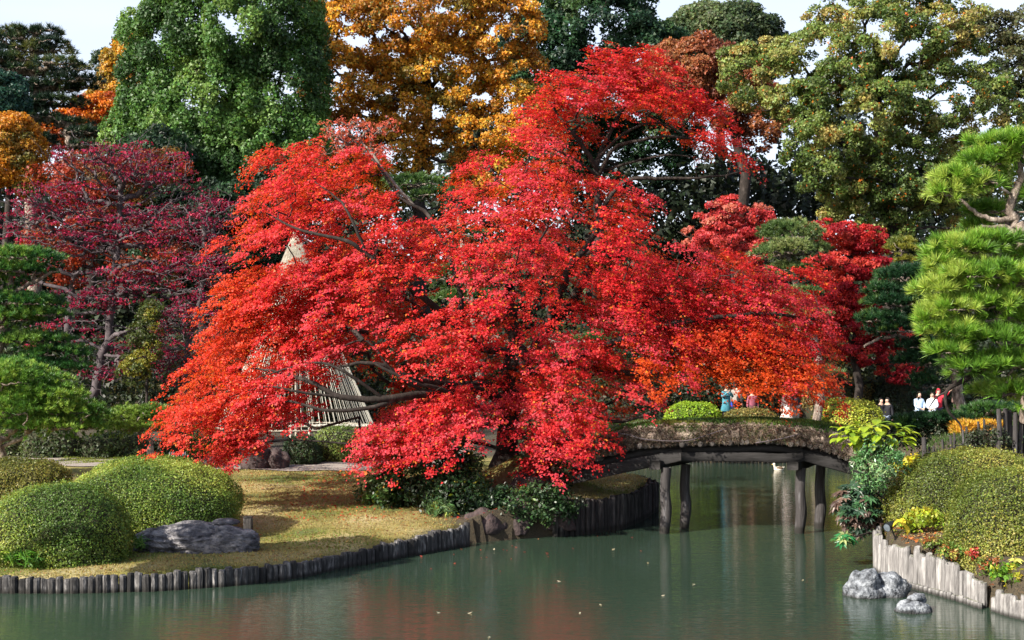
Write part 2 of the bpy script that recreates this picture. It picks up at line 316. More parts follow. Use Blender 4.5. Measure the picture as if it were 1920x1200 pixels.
def grow(limbs, targets, tip=.012, expo=.5, steps=5, wig=.12, sag=.05, pen=.2, rmax=.5):
    """limbs: [(pts, r0, r1)] first is the trunk. Returns quad mesh of everything."""
    nodes, par, plen = [], [], []; lim = []
    for pts, r0, r1 in limbs:
        p = smooth_path(pts, max(6, len(pts) * 4)); p[1:-1] += RG.normal(0, 1, p[1:-1].shape) * r1 * .5
        lim.append((p, np.linspace(r0, r1, len(p))))
        base = -1; b0 = 0.
        if nodes:
            dd = np.linalg.norm(np.array(nodes) - p[0], axis=1); base = int(dd.argmin()); b0 = plen[base]
        for q in p:
            plen.append(b0 + (np.linalg.norm(q - nodes[base]) if base >= 0 else 0)); par.append(base); nodes.append(q); base = len(nodes) - 1; b0 = plen[-1]
    n0 = len(nodes); start = max(2, n0 // 12) if len(limbs) == 1 else 4
    br = []
    if len(targets):
        cen = nodes[min(n0 - 1, len(lim[0][0]) - 1)]; T = targets[np.argsort(np.linalg.norm(targets - cen, axis=1))]
        Nn = np.zeros((n0 + len(T) * steps, 3)); Nn[:n0] = nodes; Pl = np.zeros(len(Nn)); Pl[:n0] = plen; Pr = np.full(len(Nn), -1); Pr[:n0] = par; c = n0
        for t in T:
            d = np.linalg.norm(Nn[start:c] - t, axis=1) + pen * Pl[start:c] + .5 * np.maximum(0, Nn[start:c, 2] - t[2])
            k = int(d.argmin()) + start; a = Nn[k]; ln = np.linalg.norm(t - a)
            u = np.linspace(0, 1, steps + 1)[1:, None]; mid = np.array([0, 0, 1]) * ln * sag
            q = a + (t - a) * u + mid * (4 * u * (1 - u)) + RG.normal(0, 1, (steps, 3)) * ln * wig * np.minimum(1, 2 * (1 - u)) * .35
            ids = list(range(c, c + steps)); Nn[c:c + steps] = q; Pr[c] = k; Pr[c + 1:c + steps] = ids[:-1]; Pl[c:c + steps] = Pl[k] + ln * u[:, 0]; c += steps
            br.append([k] + ids)
        cnt = np.zeros(c); 
        for b in br: cnt[b[-1]] = 1
        for i in range(c - 1, 0, -1):
            if Pr[i] >= 0: cnt[Pr[i]] += cnt[i] * (1 if True else 0)
        br = np.array(br); rr = np.minimum(tip * np.maximum(cnt, 1) ** expo, rmax)[br]; rr[:, 0] = rr[:, 1]; rr[:, -1] *= .6
        Vb, Qb = tubes(Nn[br], rr, 5)
    parts = [tube1(p, r, 10) for p, r in lim]
    if len(targets): parts.append((Vb, Qb))
    return merge(parts)
def sphere_pts(n):
    i = np.arange(n) + .5; ph = np.arccos(1 - 2 * i / n); th = np.pi * (1 + 5 ** .5) * i
    return np.stack([np.cos(th) * np.sin(ph), np.sin(th) * np.sin(ph), np.cos(ph)], -1)
def lobes_to_clumps(lobes, Y, cpx, over=1.0, depth=.8, back=.25, shell=(.72, 1.0)):
    E = [(P(l[0], l[1], Y + (l[4] if len(l) > 4 else 0)), np.array([m(l[2], Y), m(l[2], Y) * depth, m(l[3], Y)])) for l in lobes]; rc = m(cpx, Y)
    Cs, Ds = [], []
    for i, (c, r) in enumerate(E):
        area = 4 * np.pi * ((r[0] * r[1]) ** 1.6 / 3 + (r[0] * r[2]) ** 1.6 / 3 + (r[1] * r[2]) ** 1.6 / 3) ** (1 / 1.6)
        n = max(6, int(area / (rc * rc * 1.7) * over)); v = sphere_pts(n) + RG.normal(0, .12, (n, 3)); v = nrm(v)
        keep = (v[:, 1] < .35) | (RG.random(n) < back); v = v[keep]
        p = c + v * r * RG.uniform(shell[0], shell[1], (len(v), 1))
        ok = np.ones(len(p), bool)
        for j, (c2, r2) in enumerate(E):
            if j != i: ok &= np.sum(((p - c2) / r2) ** 2, 1) > .45
        Cs.append(p[ok]); Ds.append(nrm(v[ok] / r * r.mean()))
    return np.concatenate(Cs), np.concatenate(Ds)
def pick(palette, p, sc=.5, seed=0.):
    pal = np.array([c for c, _ in palette]); wt = np.array([x for _, x in palette], float); wt = np.cumsum(wt / wt.sum())
    s = snoise(p, sc, seed) * .5 + .5 + RG.normal(0, .13, len(p)); s = np.argsort(np.argsort(s)) / len(s)
    i = np.searchsorted(wt, s).clip(0, len(pal) - 1); return pal[i]
def tree(name, label, cat, Y, lobes, trunk, pal, cpx=30, lpx=7, dens=1.3, group=None, flat=.75, mt_='leaf', bark='bark', over=1.0, tip=.02, tr=.3,
         sprinkle=None, rnd=.75, depth=.8, back=.25, tri=True, seed=0., hue=.1, bare=0, shell=(.72, 1.0), upb=.45, inner=.5):
    C, D = lobes_to_clumps(lobes, Y, cpx, over, depth, back, shell); rc = m(cpx, Y)
    D = nrm(D + np.array([0, 0, upb])); n = len(C); Rd = rc * RG.uniform(.75, 1.35, (n, 1)) * np.array([[1, 1, flat]])
    ls = m(lpx, Y); cnt = np.maximum(12, (dens * 4 * np.pi * Rd[:, 0] * Rd[:, 2] * 1.6 / (ls * ls * .5)).astype(int))
    pos, N, k = clumps(C, Rd, D, cnt, rnd=rnd, inner=inner); cc = pick(pal, C, .9 / (rc * 3), seed)
    col = jitter(cc[k], .25, hue)
    if sprinkle:
        sc_, pr = sprinkle; s = RG.random(len(col)) < pr; col[s] = jitter(np.tile(sc_, (s.sum(), 1)), .2, .1)
    b = P(*trunk[0][:2], Y + (trunk[0][2] if len(trunk[0]) > 2 else 0)); r = root(name, label, cat, tuple(b), group)
    V, Q = leaves(pos, N, ls, tri=tri); nobj('crown', V, Q, M[mt_], r, col)
    lim = [(np.array([P(t[0], t[1], Y + (t[2] if len(t) > 2 else 0)) for t in trunk]), tr, tr * .45)]
    sel = C[RG.random(n) < .75]
    if bare: sel = np.concatenate([sel, C[RG.integers(0, n, bare)] + RG.normal(0, rc, (bare, 3))])
    V, Q = grow(lim, sel, tip=tip); nobj('trunk', V, Q, M[bark], r, smooth=True)
    return r
def tufts(C, D, ln, cnt, wd, cone=.75):
    k = np.repeat(np.arange(len(C)), cnt); n = len(k); d = nrm(D[k] * 1.0 + nrm(RG.normal(size=(n, 3))) * cone * RG.uniform(.5, 1.3, (n, 1)))
    L_ = ln * RG.uniform(.7, 1.15, (n, 1)); s = nrm(np.cross(d, RG.normal(size=(n, 3)))) * wd
    base = C[k] - D[k] * ln * .15; V = np.stack([base - s * .75, base + s * .75, base + d * L_], 1)
    return V.reshape(-1, 3), np.arange(3 * n).reshape(n, 3), k
def pine(name, label, Y, pads, trunk, pal, tr=.22, tl=.17, tsp=.12, cnt=26, wd=.014, group=None, bark='pinebark', tip=.018, fill=1.0, cat='pine tree', yd=.9, branches=(), back=.45):
    """pads: (px,py,rx,rz,dY)"""
    Cs, Ds, tg = [], [], []
    for pd in pads:
        px, py, rx, rz = pd[:4]; dY = pd[4] if len(pd) > 4 else 0; c = P(px, py, Y + dY); r = np.array([m(rx, Y), m(rx, Y) * yd, m(rz, Y)])
        area = np.pi * r[0] * r[1] * (1.3 + r[2] / r[0] * 1.5); n = int(area / tsp ** 2 * fill); v = nrm(RG.normal(size=(n, 3)) * np.array([1, 1, 1.1])); v[:, 2] = np.where(RG.random(n) < .82, np.abs(v[:, 2]), v[:, 2])
        bump = 1 + .26 * snoise(v * 3.1 + px, 1.6, py); rr = (1 - .45 * RG.random(n) ** 2.2) * bump; Cs.append(c + v * r * rr[:, None]); Ds.append(nrm(v * np.array([.9, .9, .6]) + np.array([0, 0, .65]) + RG.normal(0, .22, v.shape)))
        nt_ = max(2, int(area * 2.2)); a = RG.uniform(0, 2 * np.pi, nt_); q = RG.uniform(0, .85, nt_) ** .5; tg.append(c + np.stack([np.cos(a) * q * r[0], np.sin(a) * q * r[1], -r[2] * .1 + 0 * q], -1)); tg.append(c[None] + np.array([[0, 0, -r[2] * .3]]))
    C = np.concatenate(Cs); D = np.concatenate(Ds); b = P(*trunk[0][:2], Y + (trunk[0][2] if len(trunk[0]) > 2 else 0)); R_ = root(name, label, cat, tuple(b), group)
    V, Q, k = tufts(C, D, tl, cnt, wd, 1.25 if tl > .3 else .8); cc = pick(pal, C, 1.2, Y)[k]; col = jitter(cc, .16, .06); nobj('needles', V, Q, M['needle'], R_, col)
    lim = [(np.array([P(t[0], t[1], Y + (t[2] if len(t) > 2 else 0)) for t in trunk]), tr, tr * .5)]
    for bb in branches: lim.append((np.array([P(t[0], t[1], Y + (t[2] if len(t) > 2 else 0)) for t in bb]), tr * .45, tr * .2))
    V, Q = grow(lim, np.concatenate(tg), tip=tip, wig=.3, sag=.03, pen=.12, rmax=tr * .6); nobj('trunk', V, Q, M[bark], R_, smooth=True)
    return R_
def rockmesh(name, r, seed=0, sub=4, rough=.25, freq=1.3, flat=-.45, strata=0.):
    bm = bmesh.new(); bmesh.ops.create_icosphere(bm, subdivisions=sub, radius=1)
    for v in bm.verts:
        p = v.co.copy(); d = mnoise.noise(p * freq + Vector((seed, 0, 0))); c = mnoise.cell(p * 1.7 + Vector((seed, 3, 1))); d2 = mnoise.ridged_multi_fractal(p * freq * 1.6 + Vector((0, seed, 0)), .9, 2.1, 5, 1, 2, noise_basis='PERLIN_ORIGINAL')
        if strata: q = (p.z * 4.2 + p.x * .5 + mnoise.noise(p * 1.9 + Vector((seed, 9, 0))) * 1.6) % 1.0; c -= strata * (1.4 * max(0, .22 - abs(q - .5)) / .22 - .5 * q)
        k = 1 + rough * (d * 1.1 + (d2 - 1.2) * .28 + c * .12); v.co = Vector((p.x * r[0], p.y * r[1], max(p.z, flat) * r[2])) * k
    me = bpy.data.meshes.new(name); bm.to_mesh(me); bm.free()
    for p in me.polygons: p.use_smooth = True
    return me
def bush(name, label, cat, c, r, pal, lsize=.05, over=3.0, group=None, lump=.055, power=2.4, mt_='leaf', rnd=.55, hang=-.25, sprinkle=None, corek=.9):
    """clipped dome: c centre of the base ellipsoid, r radii"""
    c = np.array(c); r = np.array(r, float)
    def surf(v, k=1.0):
        e = 2 / power; s = np.sign(v) * np.abs(v) ** 1.0; q = (np.abs(s) ** power).sum(-1) ** (-1 / power); p = v * q[..., None]
        l = 1 + lump * snoise(v * 2.2, 1.7, c[0] * 3.1) + lump * .5 * snoise(v * 6, 1.7, c[1])
        return c + p * r * l[..., None] * k
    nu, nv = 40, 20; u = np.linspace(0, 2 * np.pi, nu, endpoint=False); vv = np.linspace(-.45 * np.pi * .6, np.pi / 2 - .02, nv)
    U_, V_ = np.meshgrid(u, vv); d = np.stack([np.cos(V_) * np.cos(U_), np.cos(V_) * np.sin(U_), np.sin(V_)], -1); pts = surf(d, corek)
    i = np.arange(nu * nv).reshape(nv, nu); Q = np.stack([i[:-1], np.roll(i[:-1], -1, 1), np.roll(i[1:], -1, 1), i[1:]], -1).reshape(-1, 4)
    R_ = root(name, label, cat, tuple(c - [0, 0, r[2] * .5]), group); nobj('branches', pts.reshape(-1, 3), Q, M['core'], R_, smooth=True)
    area = 4 * np.pi * (((r[0] * r[1]) ** 1.6 + (r[0] * r[2]) ** 1.6 + (r[1] * r[2]) ** 1.6) / 3) ** (1 / 1.6) * .65
    n = int(area / (lsize ** 2 * .45) * over); v = nrm(RG.normal(size=(n * 2, 3)) / r); v = v[v[:, 2] > hang][:n]; n = len(v)
    dpt = RG.random(n) ** 1.5; dpt = np.where(RG.random(n) < .035, -RG.random(n) * .8, dpt); p = surf(v) - nrm(v / r) * (dpt * .13 * min(r[2], 1.2))[:, None] + RG.normal(0, lsize * .35, (n, 3))
    N = nrm(nrm(v / r) * .8 + np.array([0, 0, .25]) + RG.normal(size=(n, 3)) * rnd); col = jitter(pick(pal, p, 1.1, c[0]), .25, .08)
    if sprinkle: s = RG.random(n) < sprinkle[1]; col[s] = jitter(np.tile(sprinkle[0], (s.sum(), 1)), .2, .1)
    V, Q = leaves(p, N, lsize, tri=True); nobj('foliage', V, Q, M[mt_], R_, col); return R_
def shrub(name, label, cat, c, r, pal, lsize=.1, n=2500, mt_='leaf', group=None, nb=40, stem=.01, up=.4, rnd=.8, aspect=.5, base=None, stemmat='bark', cl=.28, nc=60, sprinkle=None):
    """loose shrub made of leaf clusters on branches"""
    c = np.array(c, float); r = np.array(r, float); C = c + nrm(RG.normal(size=(nc, 3))) * r * RG.uniform(.35, 1, (nc, 1)) ** .6; D = nrm((C - c) / r + np.array([0, 0, up * 1.5]))
    Rd = np.full((nc, 3), cl) * RG.uniform(.7, 1.3, (nc, 1)); pos, N, k = clumps(C, Rd, D, np.full(nc, max(1, n // nc)), rnd=rnd, inner=.3)
    col = jitter(pick(pal, C, 1.3, c[0])[k], .25, .1)
    if sprinkle: s = RG.random(len(col)) < sprinkle[1]; col[s] = jitter(np.tile(sprinkle[0], (s.sum(), 1)), .2, .1)
    bs = np.array(base if base is not None else (c[0], c[1], zt(c[0], c[1]) - .05)); R_ = root(name, label, cat, tuple(bs), group)
    V, Q = leaves(pos, N, lsize, aspect); nobj('foliage', V, Q, M[mt_], R_, col)
    V, Q = grow([(np.array([bs, bs + (c - bs) * .3 + [.02, 0, .02], bs + (c - bs) * .6]), stem * 3, stem * 2)], C[:nb], tip=stem * .6); nobj('stems', V, Q, M[stemmat], R_, smooth=True)
    return R_
# ================================================================== BACKGROUND WOOD AND TREES
def wood():
    C = []
    for i in range(3300):
        px = RG.uniform(-250, 2170); top = 285 + 55 * math.sin(px * .011) + 40 * math.sin(px * .027); py = RG.uniform(top, 790); Y = RG.uniform(96, 112); C.append(P(px, py, Y))
    C = np.array(C); D = np.tile([0, -.6, .7], (len(C), 1)); Rd = np.full((len(C), 3), 1.6); pos, N, k = clumps(C, Rd, D, np.full(len(C), 40), rnd=.9)
    cc = pick([((.012, .020, .010), 4), ((.022, .034, .014), 2), ((.035, .03, .012), 1)], C, .12); V, Q = leaves(pos, N, .56, tri=True)  # near-black foliage; the shade between the trees is put into its colour
    tag(nobj('far_wood', V, Q, M['leaf'], None, jitter(cc[k], .3, .1)), 'dense dark wood closing the view behind all the trees', 'wood', kind='stuff')
wood()
def hill():          # wooded rise closing the garden
    xs = np.linspace(-140, 140, 141); ys = np.linspace(116, 175, 24); X_, Y_ = np.meshgrid(xs, ys); t = sstep((Y_ - 116) / 26)
    Z_ = 1.5 + t * (14.5 + 1.8 * np.sin(X_ * .11) + 1.0 * np.sin(X_ * .31 + 1)) + RG.normal(0, .35, X_.shape) * (t > .02); V = np.stack([X_, Y_, Z_], -1).reshape(-1, 3); i = np.arange(len(V)).reshape(X_.shape)
    M['hill'] = noisy_mat('wooded_hillside', [(.3, (.006, .010, .005)), (.7, (.03, .042, .016))], (.8, .8, .8), .95, 1.0, dist=.6, coords='World')
    tag(nobj('hill', V, np.stack([i[:-1, :-1], i[:-1, 1:], i[1:, 1:], i[1:, :-1]], -1).reshape(-1, 4), M['hill'], smooth=True), kind='structure')
hill()
def under():      # low dark evergreen undergrowth below the tree line
    C = []
    for i in range(1300):
        px = RG.uniform(-120, 2040); py = RG.uniform(640, 860) if px < 760 else RG.uniform(640, 812); Y = RG.uniform(66, 78)
        p = P(px, py, Y)
        if p[2] > .8: C.append(p)
    C = np.array(C); D = np.tile([0, -.5, .8], (len(C), 1)); Rd = np.full((len(C), 3), .95); pos, N, k = clumps(C, Rd, D, np.full(len(C), 80), rnd=.9)
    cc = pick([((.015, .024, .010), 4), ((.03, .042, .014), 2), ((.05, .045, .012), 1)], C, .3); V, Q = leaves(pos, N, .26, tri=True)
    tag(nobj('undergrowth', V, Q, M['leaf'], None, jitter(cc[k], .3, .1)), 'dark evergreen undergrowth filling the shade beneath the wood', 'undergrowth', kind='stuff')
under()

GRN = [((.03, .075, .018), 3), ((.065, .145, .03), 4), ((.12, .21, .045), 3)]
DGR = [((.012, .036, .018), 3), ((.024, .065, .028), 4), ((.05, .10, .035), 1)]
GOLD = [((.30, .13, .012), 3), ((.46, .22, .02), 4), ((.56, .31, .035), 3), ((.18, .12, .015), 1)]
OLV = [((.06, .095, .02), 3), ((.12, .17, .038), 4), ((.20, .225, .06), 3), ((.27, .24, .07), 1)]
RUST = [((.12, .032, .014), 3), ((.20, .06, .024), 3), ((.26, .10, .04), 2)]
tree('evergreen_tree', 'massive round dark green evergreen tree top behind the crimson crown top', 'tree', 98,
     [(1110, 60, 130, 95), (1030, 110, 90, 95), (1200, 110, 90, 70), (1120, 190, 130, 80), (1050, 260, 70, 90), (1230, 230, 80, 100)], [(1110, 560, 0), (1110, 350), (1115, 150)], DGR, 20, 7.5, .9, tr=.6, tip=.03, over=.8, shell=(.6, 1.06), rnd=.85)
tree('domed_tree', 'greyish green domed tree on the skyline right of the tall dark evergreen', 'tree', 104,
     [(1350, 75, 112, 62), (1290, 100, 60, 45), (1420, 105, 55, 45)], [(1350, 560), (1350, 300), (1350, 120)], [((.03, .05, .02), 2), ((.055, .085, .035), 4), ((.09, .12, .05), 2)], 22, 7, 1.6, tr=.5)
tree('rust_tree', 'rust brown autumn tree below the grey green dome and behind the scarlet crown', 'tree', 90,
     [(1305, 130, 95, 52), (1250, 150, 60, 50), (1370, 170, 70, 70), (1425, 215, 50, 60)], [(1400, 560), (1395, 350), (1370, 180)], RUST, 18, 6.5, 1.0, tr=.5, over=.75, shell=(.6, 1.06), rnd=.85)
tree('olive_tree', 'huge olive green tree with golden flecks filling the right skyline', 'tree', 78,
     [(1640, 80, 150, 95), (1740, 60, 110, 70), (1540, 120, 130, 80), (1440, 150, 100, 60), (1400, 130, 60, 45), (1600, 210, 150, 90, -2), (1760, 190, 110, 85), (1860, 220, 70, 90),
      (1560, 300, 85, 65, -2), (1680, 330, 120, 75, -1), (1640, 400, 80, 55), (1800, 340, 90, 80), (1820, 430, 60, 60), (1490, 190, 60, 40), (1580, 360, 50, 60)],
     [(1655, 620), (1668, 470), (1665, 380), (1650, 230), (1640, 120)], OLV, 16, 6.2, .80, tr=.5, tip=.020, sprinkle=((.42, .12, .01), .022), over=.50, depth=.7, back=.10, shell=(.5, 1.08), bare=120, rnd=.85)
tree('edge_tree', 'thin dark leaved tree with open twigs at the upper right corner', 'tree', 88,
     [(1850, 60, 45, 35), (1895, 130, 45, 55), (1925, 60, 30, 50), (1900, 200, 40, 40), (1960, 160, 60, 90)], [(1900, 560), (1890, 350), (1880, 150)], [((.03, .04, .014), 3), ((.07, .075, .03), 3)], 19, 7, .8, tr=.35, over=.6, bare=40)
tree('golden_tree', 'tall golden orange autumn tree behind the maple, left of the dark evergreen', 'tree', 82,
     [(800, 30, 170, 80), (700, 70, 110, 90), (930, 70, 85, 80), (640, 30, 60, 60), (650, 160, 90, 80), (960, 150, 55, 75), (830, 130, 110, 60), (780, 205, 85, 50), (640, 260, 70, 75), (730, 290, 80, 45, 0),
      (780, 250, 60, 40), (930, 250, 75, 55), (900, 330, 60, 60), (970, 210, 50, 50), (690, 360, 60, 40)],
     [(790, 600), (792, 440), (785, 330), (795, 220), (800, 90)], GOLD, 18, 6.5, .9, tr=.55, tip=.026, over=.58, depth=.7, back=.12, sprinkle=((.10, .11, .02), .10), shell=(.5, 1.08), bare=100, rnd=.85)
tree('camphor_tree', 'broad bright green evergreen tree rising on the left behind the magenta maple', 'tree', 76,
     [(430, 40, 150, 130), (330, 90, 90, 110), (520, 60, 85, 110), (290, 180, 60, 80), (400, 190, 120, 110), (520, 200, 85, 120), (340, 290, 85, 80), (470, 310, 110, 80), (570, 270, 45, 80), (400, 370, 80, 70), (240, 260, 40, 50), (560, 130, 50, 80)],
     [(440, 620), (440, 400), (435, 150)], GRN, 21, 6.9, .8, tr=.7, over=.75, hue=.07, shell=(.6, 1.08), flat=1.15, rnd=.75, seed=2., back=.15)
tree('camphor_shade_crown', 'added black green crown standing for the shaded lower part of the bright camphor', 'tree', 72,
     [(300, 300, 60, 60), (420, 400, 150, 50), (260, 350, 70, 50), (540, 360, 70, 60), (350, 480, 100, 60), (470, 480, 80, 50)], [(380, 700), (385, 520), (380, 380)], [((.012, .03, .014), 3), ((.022, .055, .022), 3)], 22, 7.5, .9, tr=.35, over=.8, shell=(.6, 1.06))  # added dark crown; the camphor's lower shade is put into its colour
tree('yellow_tree', 'small yellow crown showing between the dark pine and the green evergreen', 'tree', 90,
     [(240, 120, 40, 45), (225, 170, 45, 35), (200, 190, 30, 30)], [(230, 560), (235, 300), (238, 150)], [((.40, .21, .015), 3), ((.26, .17, .02), 2), ((.2, .12, .04), 1)], 18, 7, 1.2, tr=.3)
tree('slim_tree', 'slim grey green conifer top beside the small yellow crown', 'tree', 96,
     [(262, 80, 22, 30), (240, 75, 20, 25), (200, 120, 20, 25)], [(250, 560), (250, 300), (255, 90)], [((.035, .06, .03), 3), ((.06, .09, .035), 2)], 15, 6, 1.3, tr=.3)
tree('orange_tree', 'deep orange autumn tree beneath the dark pine at far left', 'tree', 84,
     [(190, 215, 55, 35), (150, 235, 50, 30), (110, 250, 40, 20), (215, 240, 35, 25)], [(170, 560), (172, 350), (180, 230)], [((.40, .09, .008), 4), ((.48, .16, .012), 3), ((.26, .05, .01), 2)], 18, 7, 1.3, tr=.3)
pine('black_pine', 'tall dark pine with layered tufts against the sky at upper left', 78,
     [(85, 62, 40, 9), (40, 60, 40, 9), (10, 75, 50, 12), (100, 82, 42, 9), (55, 95, 50, 11), (20, 115, 60, 12), (110, 118, 42, 8, -2), (130, 100, 14, 5), (70, 135, 60, 11), (150, 130, 24, 6), (140, 150, 50, 9, -1), (90, 165, 60, 11), (30, 165, 60, 16), (165, 165, 22, 6), (10, 200, 80, 20), (110, 192, 60, 10), (60, 222, 60, 14), (130, 232, 40, 9), (170, 250, 50, 8), (40, 262, 70, 14), (-30, 130, 60, 50), (180, 275, 60, 9)],
     [(60, 560), (55, 380), (62, 230), (60, 90)], [((.014, .032, .020), 4), ((.035, .062, .026), 3), ((.09, .10, .03), 1)], tr=.4, tl=.36, tsp=.34, cnt=22, wd=.035, tip=.03, fill=1.15)
tree('juniper', 'rounded bluish green juniper top cut by the left frame edge', 'tree', 62,
     [(0, 185, 48, 52), (-25, 230, 60, 50)], [(-10, 620), (-8, 400), (-5, 220)], [((.018, .06, .04), 3), ((.035, .09, .05), 2)], 18, 6, 2., tr=.3)
tree('ginkgo', 'yellow autumn tree at the left edge below the juniper', 'tree', 60,
     [(20, 260, 50, 40), (45, 290, 32, 38), (0, 310, 50, 30), (50, 340, 25, 25)], [(10, 640), (12, 450), (20, 300)], [((.40, .17, .012), 3), ((.28, .14, .015), 3), ((.13, .11, .02), 1)], 18, 6, 1.3, tr=.25)
# magenta maple, half bare, in the shade of the wood
MAG = [((.20, .012, .046), 4), ((.11, .010, .032), 3), ((.30, .016, .055), 2), ((.15, .03, .012), 1)]
tree('bare_maple', 'half bare magenta maple with grey twigs beside the big scarlet tree', 'maple tree', 55,
     [(220, 300, 130, 28), (300, 330, 80, 30), (130, 370, 90, 30), (260, 420, 110, 38), (130, 450, 110, 28), (330, 440, 70, 50), (250, 520, 100, 28), (350, 570, 50, 26), (180, 560, 80, 26), (190, 700, 45, 14, -1), (60, 410, 70, 40), (260, 660, 60, 40), (380, 380, 30, 20), (40, 500, 70, 40), (110, 620, 60, 50), (380, 480, 50, 60), (330, 650, 40, 40)],
     [(170, 760), (190, 680), (205, 600), (215, 500), (225, 420), (225, 350)], MAG, 18, 5.5, .17, tr=.20, tip=.0115, bare=1900, bark='twig', mt_='maple', over=.62, flat=.32, seed=4., shell=(.3, 1.1))
tree('ember_maple', 'dull red orange maple mostly hidden behind the half bare magenta one', 'maple tree', 60,
     [(180, 350, 110, 50), (280, 310, 60, 25), (110, 480, 80, 60), (280, 470, 70, 60), (200, 420, 80, 50)], [(120, 760), (125, 620), (150, 450)], [((.22, .03, .010), 4), ((.15, .04, .012), 2), ((.12, .07, .015), 1)], 20, 6, .4, tr=.22, tip=.013, bare=260, bark='twig', over=.6, shell=(.4, 1.1))
tree('twiggy_tree', 'nearly leafless grey twigged tree between the magenta maple and scarlet maple', 'tree', 54,
     [(385, 500, 60, 70), (390, 410, 60, 45), (350, 600, 70, 40), (330, 680, 50, 40)], [(345, 760), (350, 660), (375, 560), (390, 450)], MAG, 18, 5, .13, tr=.14, tip=.0105, bare=700, bark='twig', over=.7, mt_='maple', shell=(.2, 1.1), flat=.4)
tree('yellow_shrub', 'yellowing leafy sapling growing under the half bare magenta maple', 'sapling', 53,
     [(275, 640, 30, 45), (285, 590, 22, 25), (255, 690, 30, 30)], [(275, 760), (275, 690), (278, 620)], [((.16, .16, .02), 3), ((.05, .07, .015), 4)], 10, 5, .45, tr=.06, tip=.008, shell=(.2, 1.1), over=.7)
# red maples and cloud pines behind the pond on the right
tree('crimson_maple', 'dark crimson maple standing right of the round cloud pine', 'maple tree', 64,
     [(1570, 440, 55, 28), (1620, 450, 45, 25), (1640, 500, 50, 30), (1560, 500, 60, 35), (1600, 560, 60, 35), (1550, 580, 50, 35), (1610, 610, 50, 22), (1530, 640, 50, 30), (1620, 660, 60, 25), (1690, 640, 50, 30), (1700, 700, 45, 22)],
     [(1610, 800), (1608, 700), (1600, 600), (1595, 480)], [((.34, .022, .022), 3), ((.24, .012, .020), 4), ((.42, .05, .04), 2)], 14, 6, .95, tr=.22, flat=.5, mt_='maple', over=.62, shell=(.35, 1.1), rnd=.85)
tree('coral_maple', 'pale coral red maple top behind the scarlet crown, left of the cloud pine', 'maple tree', 66,
     [(1375, 400, 45, 28), (1420, 410, 35, 20), (1350, 440, 60, 40), (1400, 470, 40, 50)], [(1380, 800), (1380, 640), (1378, 450)], [((.44, .06, .06), 3), ((.34, .035, .04), 2), ((.45, .14, .11), 1)], 13, 5.5, .85, tr=.22, flat=.6, mt_='maple', over=.7, shell=(.35, 1.12), bare=80, rnd=.85)
pine('cloud_pine', 'round greyish green cloud pruned pine between two red maples', 60,
     [(1482, 445, 62, 32), (1448, 478, 42, 20), (1518, 474, 40, 26), (1482, 470, 50, 22, -1), (1465, 430, 34, 16), (1480, 505, 45, 12), (1500, 550, 45, 12), (1510, 590, 50, 12), (1490, 620, 40, 12), (1440, 690, 45, 12), (1530, 700, 50, 14)],
     [(1530, 815), (1535, 700), (1515, 600), (1478, 500), (1482, 460)], [((.07, .12, .035), 3), ((.13, .18, .055), 3), ((.19, .22, .08), 2)], tr=.2, tl=.2, tsp=.2, cnt=22, wd=.024, fill=1.3)
pine('yellow_cloud_pine', 'small yellowish cloud pruned pine in the gap right of the crimson maple', 68,
     [(1690, 455, 26, 9), (1688, 470, 38, 13), (1700, 490, 24, 9)], [(1690, 800), (1690, 600), (1692, 480)], [((.20, .20, .03), 3), ((.12, .15, .03), 2)], tr=.12, tl=.22, tsp=.22, cnt=20, wd=.03, fill=1.4)
pine('shaded_pine', 'deep green pine in shade just behind the bright pine', 46,
     [(1700, 520, 60, 22), (1660, 545, 40, 16), (1690, 570, 70, 24), (1650, 600, 50, 16), (1700, 620, 70, 22), (1740, 560, 60, 40), (1750, 650, 60, 20), (1720, 680, 45, 26), (1730, 720, 30, 24)],
     [(1800, 800), (1790, 700), (1740, 620), (1720, 540)], [((.015, .05, .02), 4), ((.03, .085, .025), 3), ((.09, .15, .03), 1)], tr=.2, tl=.2, tsp=.16, cnt=22, wd=.022, fill=1.3,
     branches=[[(1770, 690), (1720, 640), (1660, 632), (1620, 650)]])
# hidden-by-leaves pines seen through gaps in the maple
pine('low_pine', 'green cloud pine glimpsed through gaps in the scarlet maple', 56,
     [(885, 440, 34, 12), (850, 520, 60, 22), (880, 560, 70, 16), (780, 345, 60, 16), (830, 370, 70, 16), (1130, 640, 60, 16), (1180, 655, 60, 16), (1400, 690, 40, 10), (1060, 760, 60, 16)],
     [(900, 860), (900, 700), (880, 540), (860, 400)], [((.03, .07, .02), 3), ((.07, .13, .03), 3)], tr=.2, tl=.22, tsp=.2, cnt=20, wd=.026)
